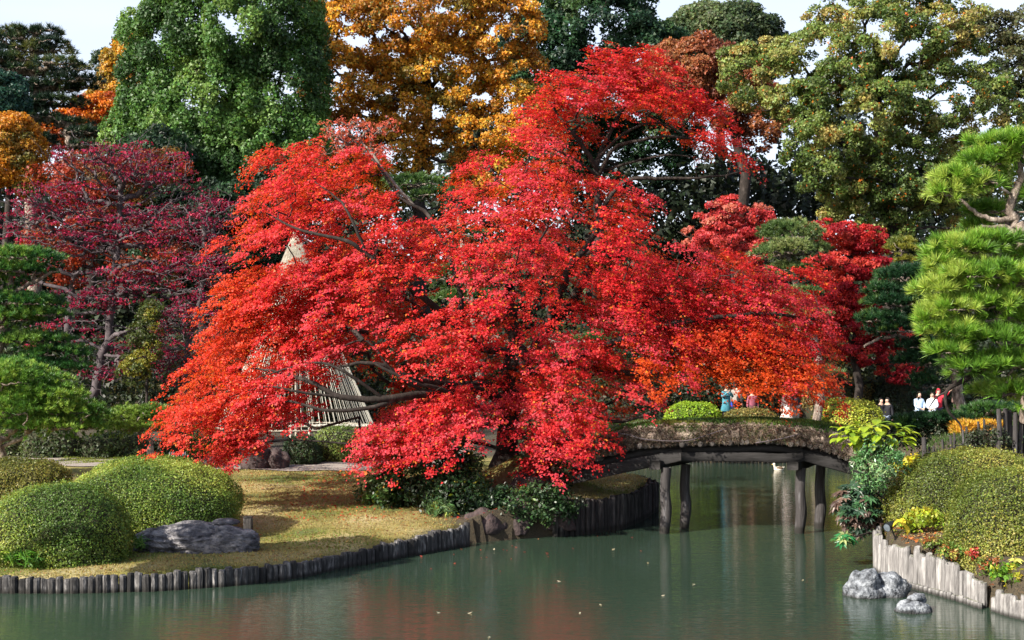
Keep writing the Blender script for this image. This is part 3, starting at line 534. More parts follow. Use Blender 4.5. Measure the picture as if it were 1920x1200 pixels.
# ------------------------------------------------------------------ left pines
LP = [((.022, .085, .02), 4), ((.055, .15, .03), 4), ((.14, .25, .045), 2)]
pine('garden_pine', 'spreading dark green pine at the left edge above the low one', 47,
     [(30, 485, 85, 20), (0, 510, 90, 20), (40, 570, 80, 20), (0, 600, 90, 26), (70, 590, 55, 16), (60, 640, 70, 18), (110, 665, 60, 18), (30, 690, 100, 20), (-30, 550, 60, 60), (130, 690, 40, 12)],
     [(-10, 850), (-15, 720), (0, 640), (15, 560), (20, 490)], LP, tr=.2, tl=.19, tsp=.17, cnt=24, wd=.022, fill=1.3,
     branches=[[(0, 640), (40, 625), (100, 650), (150, 680)], [(10, 560), (60, 530), (110, 505)]])
pine('low_garden_pine', 'low domed pine with bright green top at the left edge', 42,
     [(20, 715, 95, 34), (80, 745, 80, 30), (140, 775, 60, 26), (20, 770, 120, 34), (-40, 730, 80, 50), (90, 800, 90, 22), (160, 800, 40, 20)],
     [(5, 862), (0, 830), (30, 800), (20, 750)], [((.05, .13, .02), 3), ((.10, .21, .03), 4), ((.20, .31, .05), 3)], tr=.15, tl=.16, tsp=.14, cnt=24, wd=.019, fill=1.3,
     branches=[[(0, 840), (40, 822), (70, 800), (120, 780)]])
pine('small_pine', 'small round pale green pine with wrapped trunk by the path', 45,
     [(245, 785, 48, 22), (285, 775, 35, 16), (270, 800, 55, 12), (225, 805, 40, 14)],
     [(282, 852), (281, 825), (262, 815), (250, 795)], [((.10, .18, .03), 3), ((.19, .28, .05), 4)], tr=.08, tl=.15, tsp=.14, cnt=22, wd=.018, fill=1.3)
wr = root('trunk_wrap', 'straw band wrapped round the foot of the small round pine', 'trunk wrap', tuple(P(282, 853, 44.9)))
V, Q = tube1([P(282, 853, 44.95), P(282, 845, 44.95), P(281.5, 836, 44.95)], [.11, .115, .10], 12); nobj('band', V, Q, M['straw'], wr, smooth=True)
V, Q = tube1([P(282, 850, 44.95), P(282, 848, 44.95)], [.122, .122], 12); nobj('cord', V, Q, M['rope'], wr)
# ------------------------------------------------------------------ right bright pine
BP = [((.08, .18, .02), 3), ((.16, .30, .032), 4), ((.30, .40, .07), 3)]
pine('bright_pine', 'large bright yellow green pine overhanging the right side of the picture', 33,
     [(1890, 275, 75, 24), (1850, 305, 50, 22), (1930, 300, 70, 30), (1800, 335, 52, 18), (1780, 360, 40, 22), (1840, 350, 40, 16), (1850, 395, 40, 12, 1), (1830, 425, 30, 14, 1), (1935, 370, 30, 30),
      (1860, 455, 60, 18), (1800, 470, 62, 24), (1760, 495, 36, 26), (1930, 480, 40, 20), (1840, 520, 100, 28), (1930, 530, 70, 34), (1770, 545, 50, 26), (1880, 575, 70, 24), (1800, 580, 70, 24), (1745, 600, 34, 26), (1940, 600, 50, 40),
      (1790, 625, 60, 20), (1870, 640, 80, 26), (1780, 660, 45, 16), (1820, 690, 55, 18), (1900, 690, 70, 26), (1870, 735, 50, 14, 1), (1905, 740, 40, 22)],
     [(1925, 790), (1935, 690), (1930, 580), (1910, 490), (1915, 440), (1898, 395), (1912, 330), (1905, 290)], BP, tr=.17, tl=.28, tsp=.185, cnt=46, wd=.016, fill=1.2, tip=.012,
     branches=[[(1912, 490), (1890, 492), (1850, 498), (1790, 505)], [(1900, 410), (1860, 412), (1830, 400), (1800, 375)], [(1915, 540), (1880, 540), (1850, 550)], [(1930, 600), (1870, 600), (1820, 605)], [(1915, 440), (1880, 425), (1840, 425)], [(1925, 680), (1850, 700)]])
pb = root('pruned_branch', 'dark bare pine limb drooping above the seated visitors', 'branch', tuple(P(1810, 722, 33.5)))
V, Q = merge([tube1(smooth_path([P(1850, 690, 33.5), P(1805, 714, 33.5), P(1774, 735, 33.5), P(1778, 770, 33.6), P(1800, 795, 33.7), P(1803, 812, 33.7)], 20), np.linspace(.075, .012, 20), 8),
              tube1(smooth_path([P(1774, 735, 33.5), P(1755, 746, 33.5), P(1742, 764, 33.6)], 8), np.linspace(.035, .010, 8), 6)]); nobj('limb', V, Q, M['bark'], pb, smooth=True)
pine('creeping_pine', 'low shaded pine layer spreading over the fence behind the clipped mounds', 40,
     [(1790, 784, 50, 10), (1735, 788, 55, 11), (1860, 770, 60, 13), (1700, 800, 50, 10), (1920, 770, 50, 14)], [(1850, 830), (1850, 805), (1810, 785)], [((.015, .05, .018), 4), ((.04, .10, .02), 2)], tr=.1, tl=.17, tsp=.15, cnt=22, wd=.02, fill=1.4)

# ================================================================== THE SCARLET MAPLE
YC = 39.5
OUT = [(435, 305), (480, 275), (560, 270), (640, 265), (700, 290), (742, 322), (748, 395), (790, 415), (832, 392), (818, 345), (850, 300), (890, 280), (940, 285), (965, 300), (955, 240), (975, 215), (1010, 205), (1000, 150), (1060, 135), (1110, 125),
       (1160, 102), (1220, 94), (1262, 100), (1275, 150), (1310, 170), (1360, 195), (1370, 235), (1400, 265), (1455, 282), (1458, 312), (1415, 342), (1370, 352), (1290, 366), (1235, 382), (1240, 418), (1285, 448), (1420, 470), (1445, 520), (1490, 530),
       (1560, 560), (1620, 600), (1640, 645), (1560, 680), (1520, 720), (1530, 745), (1440, 755), (1380, 728), (1250, 715), (1270, 745), (1230, 780), (1130, 800), (1110, 850), (1075, 905), (990, 930), (945, 900), (935, 830), (900, 800),
       (850, 845), (800, 865), (690, 875), (660, 840), (700, 800), (650, 815), (540, 800), (520, 825), (470, 870), (430, 870), (400, 830), (380, 800), (330, 830), (300, 815), (292, 770), (310, 720), (302, 680), (320, 640), (400, 600),
       (430, 560), (385, 530), (362, 490), (370, 450), (430, 420), (425, 380), (440, 340)]
HOLES = [(556, 490, 22, 22, .7), (480, 499, 52, 18, 1), (1195, 268, 92, 36, 1), (1150, 318, 50, 26, .9), (1265, 322, 90, 16, 1), (835, 555, 36, 26, 1), (885, 440, 28, 14, .8), (645, 738, 74, 40, .95), (500, 700, 60, 22, .7), (1030, 600, 42, 42, .9), (1205, 655, 55, 18, .85), (960, 560, 18, 30, .8), (965, 655, 34, 26, .8),
         (790, 345, 30, 22, 1), (460, 745, 40, 25, .7), (1285, 402, 44, 26, 1), (1115, 430, 24, 30, .6), (1060, 670, 40, 14, .8), (930, 745, 26, 22, .6), (800, 760, 26, 14, .5), (590, 820, 60, 18, 1), (1450, 690, 40, 14, .5), (850, 700, 30, 14, .4), (1140, 770, 24, 14, .6), (830, 400, 30, 12, .5)]
EXTRA = [(x, y, 37.6, 1) for x in range(420, 660, 44) for y in range(545, 700, 32)] + [(505, 455, 37, 0), (610, 455, 37.2, 0), (600, 505, 37, 0), (530, 530, 36.8, 0), (585, 540, 36.8, 0)]
EXTRA += [(x, y, 38.4, 0) for x, y in [(1130, 150), (1165, 130), (1205, 120), (1240, 125), (1190, 160), (1235, 165), (1150, 180), (1265, 190), (1215, 200), (1090, 165), (1050, 165), (1035, 200), (1100, 200), (1300, 205), (1335, 225), (1010, 240), (990, 265)]]
EXTRA += [(x, y, 36.6, 1) for x in range(1240, 1530, 46) for y in (655, 690, 715)] + [(1395, 738, 36.4, 1), (1425, 748, 36.4, 1), (1450, 735, 36.4, 1), (1490, 715, 36.4, 0), (1500, 738, 36.4, 0), (1515, 725, 36.4, 0)]
EXTRA += [(x + (y % 3) * 12, y, 36.9, 0) for x in range(1130, 1560, 62) for y in (545, 590, 635, 672)]
EXTRA += [(x, y, 36.2, 0) for x, y in [(318, 795), (350, 808), (385, 800), (405, 820), (432, 838), (448, 858), (425, 862), (468, 832), (500, 808), (545, 800), (440, 720), (480, 742), (520, 765), (470, 782), (540, 722), (415, 760), (525, 792), (565, 690), (400, 780)]]
EXTRA += [(x, y, 35.9, 0) for x, y in [(1078, 836), (1050, 862), (1104, 822)]]
EXTRA += [(x, y, 36.0, 0) for x, y in [(685, 845), (720, 832), (765, 842), (812, 838), (850, 818), (745, 858), (700, 862), (885, 800), (825, 790), (745, 800), (790, 808), (860, 770), (800, 855)]]
def inhole(x, y, f=1.0):
    for a, b, c, d, p in HOLES:
        if ((x - a) / (c + 22 * f)) ** 2 + ((y - b) / (d + 12 * f)) ** 2 < 1: return p
    return 0
LIMBL = [[(600, 442), (650, 452), (690, 480), (765, 532)], [(668, 430), (635, 375)], [(700, 300), (752, 372), (800, 400), (842, 480), (862, 570)], [(470, 690), (560, 710), (640, 745), (720, 748), (820, 730)],
         [(700, 680), (770, 715), (840, 735)], [(1118, 340), (1118, 430), (1075, 565)], [(1160, 220), (1118, 300)], [(1040, 540), (1118, 440)], [(1540, 600), (1440, 588)], [(960, 540), (965, 700)], [(1270, 440), (1215, 480)], [(1400, 300), (1300, 335), (1180, 338)]]
def nearlimb(x, y):
    for L in LIMBL:
        for (a, b), (c, d) in zip(L[:-1], L[1:]):
            t = min(1, max(0, ((x - a) * (c - a) + (y - b) * (d - b)) / ((c - a) ** 2 + (d - b) ** 2))); q = math.hypot(x - a - t * (c - a), (y - b - t * (d - b)) * 1.5)
            if q < 40: return True
    return False
def edge(x, y):
    o = np.array(OUT, float); e = np.roll(o, -1, 0); ab = e - o; p = np.array([x, y]); t = np.clip(((p - o) * ab).sum(1) / (ab ** 2).sum(1), 0, 1); return np.hypot(*(p - o - ab * t[:, None]).T).min()
def maple():
    pads = []
    for layer, (nmax, md, y0) in enumerate([(5000, 43, 0), (1500, 50, 2.8), (600, 64, 5.2)]):
        pts = []
        for _ in range(nmax):
            x, y = RG.uniform(285, 1650), RG.uniform(90, 940)
            if not inpoly(np.array([x]), np.array([y]), OUT)[0]: continue
            e = edge(x, y)
            if e < (20 if layer == 0 else 34): continue
            hp = inhole(x, y, 1.7 if layer == 0 else 1.45)
            if hp and RG.random() < hp: continue
            if layer == 0 and nearlimb(x, y) and RG.random() < .93: continue
            if any((x - a) ** 2 / 1.15 + (y - b) ** 2 * 1.15 < md * md for a, b, _, _ in pts): continue
            q = ((x - 960) / 700) ** 2 + ((y - 560) / 470) ** 2; Y = YC + 1.0 - 4.6 * math.sqrt(max(0, 1 - min(q, 1))) + y0 + RG.normal(0, .45)
            vb = (y + 40 * math.sin(x * .0085 + 1.2) + 20 * math.sin(x * .023) + (x - 960) ** 2 / 7000) / 96
            if layer == 0 and vb % 1 < .34 and y > 215:
                if RG.random() < .45: continue
                Y += 1.9; e = min(e, 36)
            pts.append((x, y, Y, e))
        pads += [(x, y, Y, e, layer) for x, y, Y, e in pts]
    pads += [(x + RG.normal(0, 4), y + RG.normal(0, 4), Y + RG.normal(0, .3), 60, l) for x, y, Y, l in EXTRA]
    A = np.array(pads); n = len(A); C = np.array([P(a[0], a[1], a[2]) for a in A]); trunkpt = P(965, 640, YC)
    sc = np.clip(A[:, 3] / 46, .5, 1.0); rx = m(RG.uniform(38, 64, n), A[:, 2]) * sc; Rd = np.stack([rx, rx * .95, rx * RG.uniform(.34, .52, n)], 1)
    outw = nrm((C - trunkpt) * [1, 1, .35]); D = nrm(outw * .55 + [0, -.22, .85]); cnt = (Rd[:, 0] * Rd[:, 1] / .62 * 1250 * np.where(A[:, 4] == 0, 1, .8)).astype(int)
    k = np.repeat(np.arange(n), cnt); N_ = len(k)
    # fan: a thin drooping dome of sprays whose edge sags outwards
    a = RG.uniform(0, 2 * np.pi, N_); r = RG.random(N_) ** .5; lob = 1 + .22 * np.sin(a * 3 + k * 1.7) + .14 * np.sin(a * 5 + k * 2.9); r = (r * lob)
    q_ = RG.integers(0, 34, N_) + k * 34; nq = n * 34; sa = RG.uniform(0, 2 * np.pi, nq); sr = RG.random(nq) ** .5; sj = RG.normal(0, 1, nq)
    a = sa[q_]; r = sr[q_]; r = r * (1 + .22 * np.sin(a * 3 + k * 1.7) + .14 * np.sin(a * 5 + k * 2.9)); th = sj[q_] * .24 - .5 * (RG.random(N_) < .18) * RG.random(N_)
    tilt = outw[k] * [1, 1, 0]; loc = np.stack([np.cos(a) * r * Rd[k, 0], np.sin(a) * r * Rd[k, 1], Rd[k, 2] * (1.25 * (1 - r * r) + th * 1.5)], 1)
    loc[:, 2] += .10 * Rd[k, 0] * snoise(loc * 9 + k[:, None] * .7, 1.0) - .55 * (loc * tilt).sum(1)
    spr = RG.normal(size=(N_, 3)) * np.array([.095, .095, .032]); spr[:, 2] -= .35 * (spr * outw[k] * [1, 1, 0]).sum(1); pos = C[k] + loc + spr; N = nrm(np.stack([loc[:, 0] / Rd[k, 0] * .55, loc[:, 1] / Rd[k, 0] * .55 - .12, np.full(N_, .85)], 1) + outw[k] * .45 + RG.normal(size=(N_, 3)) * .42)
    # leaf colour: orange-scarlet at the left, red in the middle, deep crimson at the right; rose on front fans paints lit tops, orange inside the crown paints backlit glow
    px = A[:, 0]; py = A[:, 1]; wl_ = sstep((620 - px) / 300); wr_ = sstep((px - 1080) / 350); wt = sstep((360 - py) / 150) * sstep((px - 800) / 200)
    base = np.tile([.42, .018, .025], (n, 1)); base = base * (1 - wl_[:, None]) + np.array([.46, .034, .018]) * wl_[:, None]
    base = base * (1 - wr_[:, None]) + np.array([.34, .008, .013]) * wr_[:, None]; base = base * (1 - .6 * wt[:, None]) + np.array([.43, .018, .022]) * .6 * wt[:, None]
    org = (sstep((py - 650) / 80) * sstep((px - 1080) / 120) * .45 + (A[:, 4] > 0) * .42 + RG.random(n) * .18).clip(0, 1)[:, None]; base = base * (1 - org) + np.array([.44, .06, .010]) * org
    rose = (RG.random(n) < .42)[:, None] * (1 - wl_[:, None]) * (A[:, 4:5] == 0); base = base * (1 - .7 * rose) + np.array([.46, .045, .065]) * .7 * rose
    col = jitter(base[k], .15, .10); s = RG.random(N_) < .05; col[s] = jitter(np.tile([.50, .14, .02], (s.sum(), 1)), .2, .1)
    b = P(946, 900, YC); b[2] = zt(b[0], b[1]) - .1; r_ = root('scarlet_maple', 'enormous spreading scarlet maple leaning over the pond and bridge end', 'maple tree', tuple(b))
    V, Q = leaves(pos, N, .078, .68, tri=True); nobj('crown', V, Q, M['maple'], r_, col)
    def L_(pts, r0, r1): return (np.array([P(*(p if len(p) == 3 else (p[0], p[1], YC))) for p in pts]), r0, r1)
    tb = [tuple(b), P(945, 850, YC), P(955, 780, YC), P(965, 700, YC), P(975, 650, YC), P(962, 600, YC), P(958, 540, YC - .3)]
    limbs = [(np.array(tb), .36, .17),
             L_([(965, 700), (1000, 660, 39.2), (1025, 610, 39), (1070, 570, 38.8), (1105, 500, 38.8), (1125, 430, 39), (1118, 350, 39.3), (1125, 290, 39.3), (1160, 220, 39.2), (1200, 160, 39)], .20, .03),
             L_([(1025, 610, 39), (1045, 560, 38.3), (1070, 500, 38), (1118, 430, 37.6), (1115, 380, 37.6)], .15, .05),
             L_([(965, 660), (900, 650, 38.6), (850, 605, 37.6), (760, 530, 36.6), (690, 480, 36.2), (650, 452, 36), (560, 430, 36.2), (500, 400, 36.8)], .13, .018),
             L_([(855, 610, 37.7), (865, 560, 37.4), (842, 480, 37.2), (800, 400, 37.4), (752, 372, 37.4), (700, 300, 38), (650, 252, 38.5)], .085, .02),
             L_([(690, 480, 36.2), (668, 430, 36), (640, 380, 36.2), (590, 340, 36.6)], .05, .018),
             L_([(960, 760), (890, 730, 38), (800, 738, 36.8), (720, 748, 36), (640, 745, 35.8), (590, 720, 35.8), (530, 700, 36), (470, 690, 36.2)], .15, .022),
             L_([(760, 742, 36.3), (690, 765, 35.8), (610, 770, 35.6), (540, 752, 35.8), (450, 760, 36.2)], .07, .018),
             L_([(960, 720), (860, 720, 37.6), (780, 712, 36.6), (700, 680, 36), (630, 690, 36)], .13, .03),
             L_([(960, 760), (900, 765, 37.4), (840, 735, 36.2), (770, 715, 35.5), (700, 680, 35.4)], .10, .03),
             L_([(970, 700), (1060, 680, 38.2), (1150, 640, 37), (1300, 600, 36.5), (1450, 590, 36.8), (1560, 605, 37.4)], .14, .02),
             L_([(1060, 680, 38.2), (1180, 700, 37.6), (1330, 690, 37), (1450, 720, 36.8)], .10, .03),
             L_([(1122, 330, 39.3), (1150, 280, 38.8), (1190, 265, 38.5), (1260, 255, 38.4), (1340, 270, 38.8), (1400, 300, 39)], .06, .018),
             L_([(1120, 320, 39.3), (1090, 270, 38.8), (1060, 235, 38.6), (1030, 190, 38.8)], .08, .03),
             L_([(1125, 400, 39), (1170, 340, 38.8), (1240, 335, 38.6), (1330, 332, 38.6), (1400, 320, 39)], .07, .018),
             L_([(960, 790), (900, 800, 38.2), (800, 810, 36.8), (720, 835, 36.2), (560, 825, 35.9), (440, 835, 36)], .06, .012),
             L_([(720, 748, 36), (650, 700, 35.6), (600, 680, 35.6), (540, 690, 35.8), (480, 710, 36)], .05, .012), L_([(640, 745, 35.8), (560, 735, 35.5), (500, 725, 35.6), (430, 745, 36)], .045, .012),
             L_([(800, 738, 36.8), (740, 700, 36.2), (690, 640, 36), (640, 650, 36)], .05, .012), L_([(1118, 300, 39.3), (1170, 250, 38.8), (1230, 230, 38.6), (1280, 250, 38.6)], .05, .014),
             L_([(1120, 330, 39.3), (1080, 300, 38.8), (1040, 280, 38.6), (1000, 270, 38.7)], .05, .014), L_([(1130, 320, 39.3), (1200, 300, 38.9), (1260, 290, 38.7), (1330, 300, 38.8)], .045, .012),
             L_([(955, 800), (1000, 830, 38.2), (1030, 850, 37.2), (1000, 890, 36.4)], .09, .03),
             L_([(975, 740), (1060, 750, 38.4), (1150, 790, 37.4), (1230, 770, 37)], .09, .03)]
    V, Q = grow(limbs, C[RG.random(n) < .9], tip=.0135, steps=5, wig=.34, pen=.12, sag=.03, rmax=.10); nobj('trunk', V, Q, M['bark'], r_, smooth=True)
    # pale bare sprig above the left shoulder
    tw = [P(RG.uniform(600, 745), RG.uniform(225, 290), 38.5 + RG.normal(0, .4)) for _ in range(70)]
    V, Q = grow([(np.array([P(775, 385, 37.8), P(720, 320, 38), P(690, 280, 38.4), P(665, 255, 38.5)]), .05, .025)], np.array(tw), tip=.010, wig=.35, pen=.1, rmax=.03); nobj('bare_sprig', V, Q, M['palebark'], r_, smooth=True)
    t = np.array(tw); pos, N, k = clumps(t, np.full((len(t), 3), .16), np.tile([0, 0, 1.], (len(t), 1)), np.full(len(t), 22), rnd=.8)
    V, Q = leaves(pos, N, .07); nobj('sprig_leaves', V, Q, M['maple'], r_, jitter(np.tile([.40, .085, .06], (len(pos), 1)), .25, .1))
    return n, N_, len(Q)
maple()
# ================================================================== CLIPPED MOUNDS
AZ = [((.065, .12, .018), 3), ((.13, .195, .028), 4), ((.23, .28, .05), 3)]
def mound(name, label, px0, px1, ptop, pbot, Y, pal, ls=.048, over=2.6, group=None, dep=.85, lump=.06, power=2.4, zb=None, sprinkle=None):
    cx = (px0 + px1) / 2; rx = m((px1 - px0) / 2, Y); top = P(cx, ptop, Y)[2]; bot = P(cx, pbot, Y)[2]
    hz = (top - bot) / 1.35; return bush(name, label, 'clipped bush', (P(cx, 0, Y)[0], Y, top - hz), (rx, rx * dep, hz), pal, ls, over, group, lump, power, sprinkle=sprinkle)
mound('azalea_mound', 'large oval clipped mound directly behind the dark layered rock', 125, 452, 864, 992, 33.6, AZ, group='clipped mounds on the left lawn', dep=.75)
mound('azalea_mound', 'round clipped mound nearest the water on the left lawn', -22, 245, 905, 1064, 30.0, AZ, group='clipped mounds on the left lawn', dep=.8)
mound('azalea_mound', 'low clipped mound peeping over the back of the large oval one', 165, 395, 855, 930, 37.5, AZ, group='clipped mounds on the left lawn', dep=.7)
mound('azalea_mound', 'yellower clipped mound cut by the left frame edge, behind the front one', -60, 135, 860, 950, 34.5, [((.07, .085, .014), 2), ((.12, .125, .02), 3), ((.17, .16, .03), 2)], group='clipped mounds on the left lawn')
AR = [((.08, .11, .016), 3), ((.15, .175, .026), 4), ((.25, .25, .055), 3)]
mound('azalea_mound', 'wide clipped mound on the right bank, farther from the lens', 1660, 1990, 840, 1040, 31.6, AR, .044, 2.6, 'clipped mounds on the right bank', .60, .04)
mound('azalea_mound', 'big clipped mound spilling over the pale log wall at the right edge', 1772, 2070, 872, 1105, 27.6, AR, .044, 2.6, 'clipped mounds on the right bank', .80, .04)
LM = [((.15, .25, .015), 3), ((.22, .34, .022), 4), ((.30, .40, .04), 2)]
mound('boxwood_dome', 'bright lime green clipped dome behind the left part of the bridge', 1244, 1354, 755, 806, 61.5, LM, .10, 3., 'clipped domes across the pond')
mound('boxwood_dome', 'flat brownish olive clipped dome in the middle behind the bridge', 1350, 1462, 767, 808, 61.2, [((.13, .12, .03), 3), ((.20, .16, .05), 3), ((.10, .12, .03), 1)], .10, 3., 'clipped domes across the pond')
mound('boxwood_dome', 'largest yellow green clipped dome behind the right end of the bridge', 1523, 1656, 749, 830, 61.3, [((.20, .24, .02), 3), ((.32, .36, .04), 4), ((.40, .42, .06), 2)], .10, 3., 'clipped domes across the pond', power=2.8)
for i, (a, b, c, d, lb) in enumerate([(1505, 1590, 697, 770, 'olive flat topped clipped shrub directly right of the hanging scarlet branches'), (1565, 1650, 702, 775, 'brown topped clipped shrub left of the tall black green shrub')]):
    mound('topiary_shrub', lb, a, b, c, d, 66 + i, [((.03, .04, .014), 3), ((.09, .075, .025), 2), ((.17, .12, .035), 1)], .14, 2.2, 'dark clipped shrubs beneath the crimson maple', power=3.)
mound('topiary_shrub', 'tall black green clipped shrub left of the seated visitors', 1640, 1745, 660, 800, 66, [((.010, .022, .012), 3), ((.02, .036, .016), 2)], .15, 2.2, 'dark clipped shrubs beneath the crimson maple')
# hedge and round shrubs behind the lawn
mound('hedge', 'light green clipped hedge left of the foot of the rope tent', 590, 690, 798, 870, 47.5, [((.07, .115, .02), 3), ((.13, .18, .035), 3)], .08, 2.5, dep=.6, power=3)
mound('hedge', 'long clipped hedge running behind the maple at path level', 640, 800, 800, 872, 49, [((.06, .10, .02), 3), ((.10, .15, .03), 3)], .08, 2.0, dep=.5, power=3)
mound('round_shrub', 'round dark green clipped shrub in front of the light hedge', 530, 602, 815, 872, 46.6, [((.018, .04, .012), 3), ((.035, .065, .018), 2)], .075, 2.6)
mound('yellow_bush', 'yellow green bush behind the hanging left tip of the maple', 352, 408, 795, 856, 46.3, [((.13, .17, .02), 3), ((.20, .22, .03), 2)], .08, 2.2)
for i, (x0, x1, t_, lb) in enumerate([(40, 150, 800, 'dark low hedge left of the small pale pine'), (140, 300, 812, 'dark low hedge beneath the small pale pine'), (300, 420, 800, 'dark low hedge right of the small pale pine'), (-60, 60, 790, 'dark low hedge behind the low domed pine')]):
    mound('back_hedge', lb, x0, x1, t_, 862, 50 + i * .4, [((.03, .05, .014), 3), ((.06, .085, .02), 2)], .11, 2.2, 'dark hedge along the far side of the path', dep=.5, power=2.8)

# ================================================================== ROCKS
def boulder(name, label, c, r, mt_, seed, rz=0, group=None, **kw):
    o = link(name, rockmesh(name, r, seed, **kw), M[mt_], None, loc=c); o.rotation_euler.z = rz; tag(o, label, 'rock', group); return o
c = GP(350, 1040); boulder('layered_rock', 'long dark layered rock lying before the oval mound', (c[0] - .05, c[1] + .7, c[2] + .16), (1.28, .62, .46), 'rock', 3.3, -.06, rough=.26, freq=1.1, strata=2.2, sub=5)
boulder('layered_rock', 'squarish dark rock touching the wooden post', (c[0] + .85, c[1] + .6, c[2] + .15), (.62, .5, .42), 'rock', 9.1, .1, rough=.22, freq=1.0, strata=2.2, sub=5)
boulder('slab_rock', 'small flat pale topped slab resting upon the dark layered rock', (c[0] + .66, c[1] + .95, c[2] + .60), (.32, .26, .09), 'rock', 5.2, .1, sub=3, rough=.15)
c = Wp(1645, 1118); boulder('water_rock', 'large pitted pale grey rock standing in the pond by the log wall', (c[0] - .22, c[1], .10), (.40, .34, .42), 'palerock', 12.3, 0, rough=.3, freq=1.5)
boulder('water_rock', 'shadowed grey rock against the right flank of the pitted one', (c[0] + .27, c[1] + .12, .08), (.40, .34, .34), 'palerock', 22.8, .5, rough=.3, freq=1.5)
c = Wp(1712, 1146); boulder('water_rock', 'low cone shaped pale rock in the pond carrying a flat stone', (c[0], c[1], -.02), (.38, .3, .22), 'palerock', 31.7, 0, rough=.2, sub=4)
boulder('cap_stone', 'small rounded stone balanced on the low cone rock', (c[0] + .03, c[1], .24), (.14, .12, .07), 'palerock', 40.7, 0, rough=.12, sub=3)
boulder('cap_stone', 'grey stone leaning just behind the balanced one', (c[0] + .16, c[1] + .2, .18), (.16, .14, .13), 'palerock', 44.7, .6, rough=.25, sub=3)
for i, (px, Y, zz, r, lb) in enumerate([(395, 45.6, None, (.42, .35, .32), 'reddish brown rock by the path under the maple tip'), (485, 45.2, None, (.6, .4, .62), 'dark upright rock left of the round clipped shrub'), (520, 45.4, None, (.42, .4, .5), 'dark rock touching the round clipped shrub')]):
    x = P(px, 0, Y)[0]; boulder('garden_rock', lb, (x, Y, zt(x, Y) + r[2] * .25), r, 'brownrock', 50 + i * 7, i, 'rocks at the edge of the path')
BK = [(905, 35.3, .30, (.55, .4, .5), 'dark boulder where the stake row ends under the bush'), (915, 36.0, .16, (.22, .18, .2), 'small pale rock in the dark water under the shrub'), (965, 35.9, .40, (.60, .4, .62), 'dark boulder at the foot of the maple bank, leftmost of three'), (1035, 36.2, .45, (.6, .4, .62), 'dark boulder at the foot of the maple bank, middle of three'), (1000, 37.2, 1.0, (.9, .6, .6), 'dark boulder crowning the bank above the water boulders')]
for i, (px, Y, zz, r, lb) in enumerate(BK): boulder('bank_boulder', lb, (P(px, 0, Y)[0], Y + .2, zz), r, 'rock' if i == 1 else 'brownrock', 80 + i * 9, i, 'boulders below the maple', rough=.3)

# ================================================================== LOG EDGINGS (every log a part)
def logmesh(name, h, r, seed, mt_):
    rg = np.random.default_rng(seed); s = 9; a = np.linspace(0, 2 * np.pi, s, endpoint=False); zs = np.array([0, .5, .93, 1.0]) * h; rad = np.array([1, .97, .96, .78]) * r; V = []
    w_ = 1 + rg.normal(0, .08, s); tl = rg.normal(0, .10, 2) * r * 1.2
    for z, q in zip(zs, rad):
        for t, ww in zip(a, w_): V.append((np.cos(t) * q * ww, np.sin(t) * q * ww, z + (tl[0] * np.cos(t) + tl[1] * np.sin(t)) * (z > h * .9)))
    V.append((0, 0, h + .004)); fs = []
    for j in range(3):
        for i in range(s): fs.append((j * s + i, j * s + (i + 1) % s, (j + 1) * s + (i + 1) % s, (j + 1) * s + i))
    for i in range(s): fs.append((3 * s + i, 3 * s + (i + 1) % s, 4 * s))
    me = bpy.data.meshes.new(name); me.from_pydata([tuple(v) for v in V], [], fs); me.materials.append(M[mt_]); return me
def edging(name, label, pts, step, r, topz, mt_, group=None, zbot=-.25, hj=.02, part='log', seed=0):
    pts = np.array(pts, float); seg = np.hypot(*np.diff(pts, axis=0).T); L = np.concatenate([[0], np.cumsum(seg)]); n = int(L[-1] / step); s = (np.arange(n) + .5) * step
    x = np.interp(s, L, pts[:, 0]); y = np.interp(s, L, pts[:, 1]); R_ = root(name, label, 'log edging', (x[0], y[0], 0), group)
    ms = [logmesh(part, 1.0, r * k, seed + i, mt_) for i, k in enumerate([.92, .98, 1.04, 1.1, 1.0, .95])]
    for i in range(n):
        zt_ = topz(x[i], y[i]) if callable(topz) else topz; zt_ += RG.normal(0, hj); o = link(part, ms[i % 6 if RG.random() < .4 else int(RG.integers(6))], None, R_, loc=(x[i] + RG.normal(0, r * .08), y[i] + RG.normal(0, r * .12), zbot))
        o.scale = (1, 1, zt_ - zbot); o.rotation_euler = (RG.normal(0, .012), RG.normal(0, .012), RG.uniform(0, 6.28))
    return R_
hl = lambda x, y: float(hland(np.array([x]), np.array([y]), np.array([.1]))[0])
edging('stake_edging', 'row of dark stakes holding the left lawn along the water', [(-11.5, 27.55)] + LEFT[:], .152, .086, lambda x, y: hl(x, y) + .0, 'stake', seed=1)
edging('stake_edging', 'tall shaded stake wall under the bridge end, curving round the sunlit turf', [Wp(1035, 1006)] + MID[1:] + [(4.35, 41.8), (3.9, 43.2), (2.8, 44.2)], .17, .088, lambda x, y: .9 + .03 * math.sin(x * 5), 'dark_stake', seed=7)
wallpts = [(9.0, 33.7), (8.04, 30.6), (8.02, 29.6), (8.15, 28.5), (8.5, 27.5), (8.8, 26.5), (8.93, 25.9)]
edging('log_wall', 'bleached pale log wall holding the right bank beside the water', wallpts, .150, .080, lambda x, y: .70 - .27 * float(sstep(np.array((27.2 - y) / 1.2))), 'wall_log', hj=.05, seed=13)
edging('log_wall', 'short stepped row of pale logs at the lower right corner', [(8.93, 25.75), (9.02, 25.2), (9.25, 24.6), (9.9, 22.5)], .15, .078, .40, 'wall_log', hj=.04, seed=17)
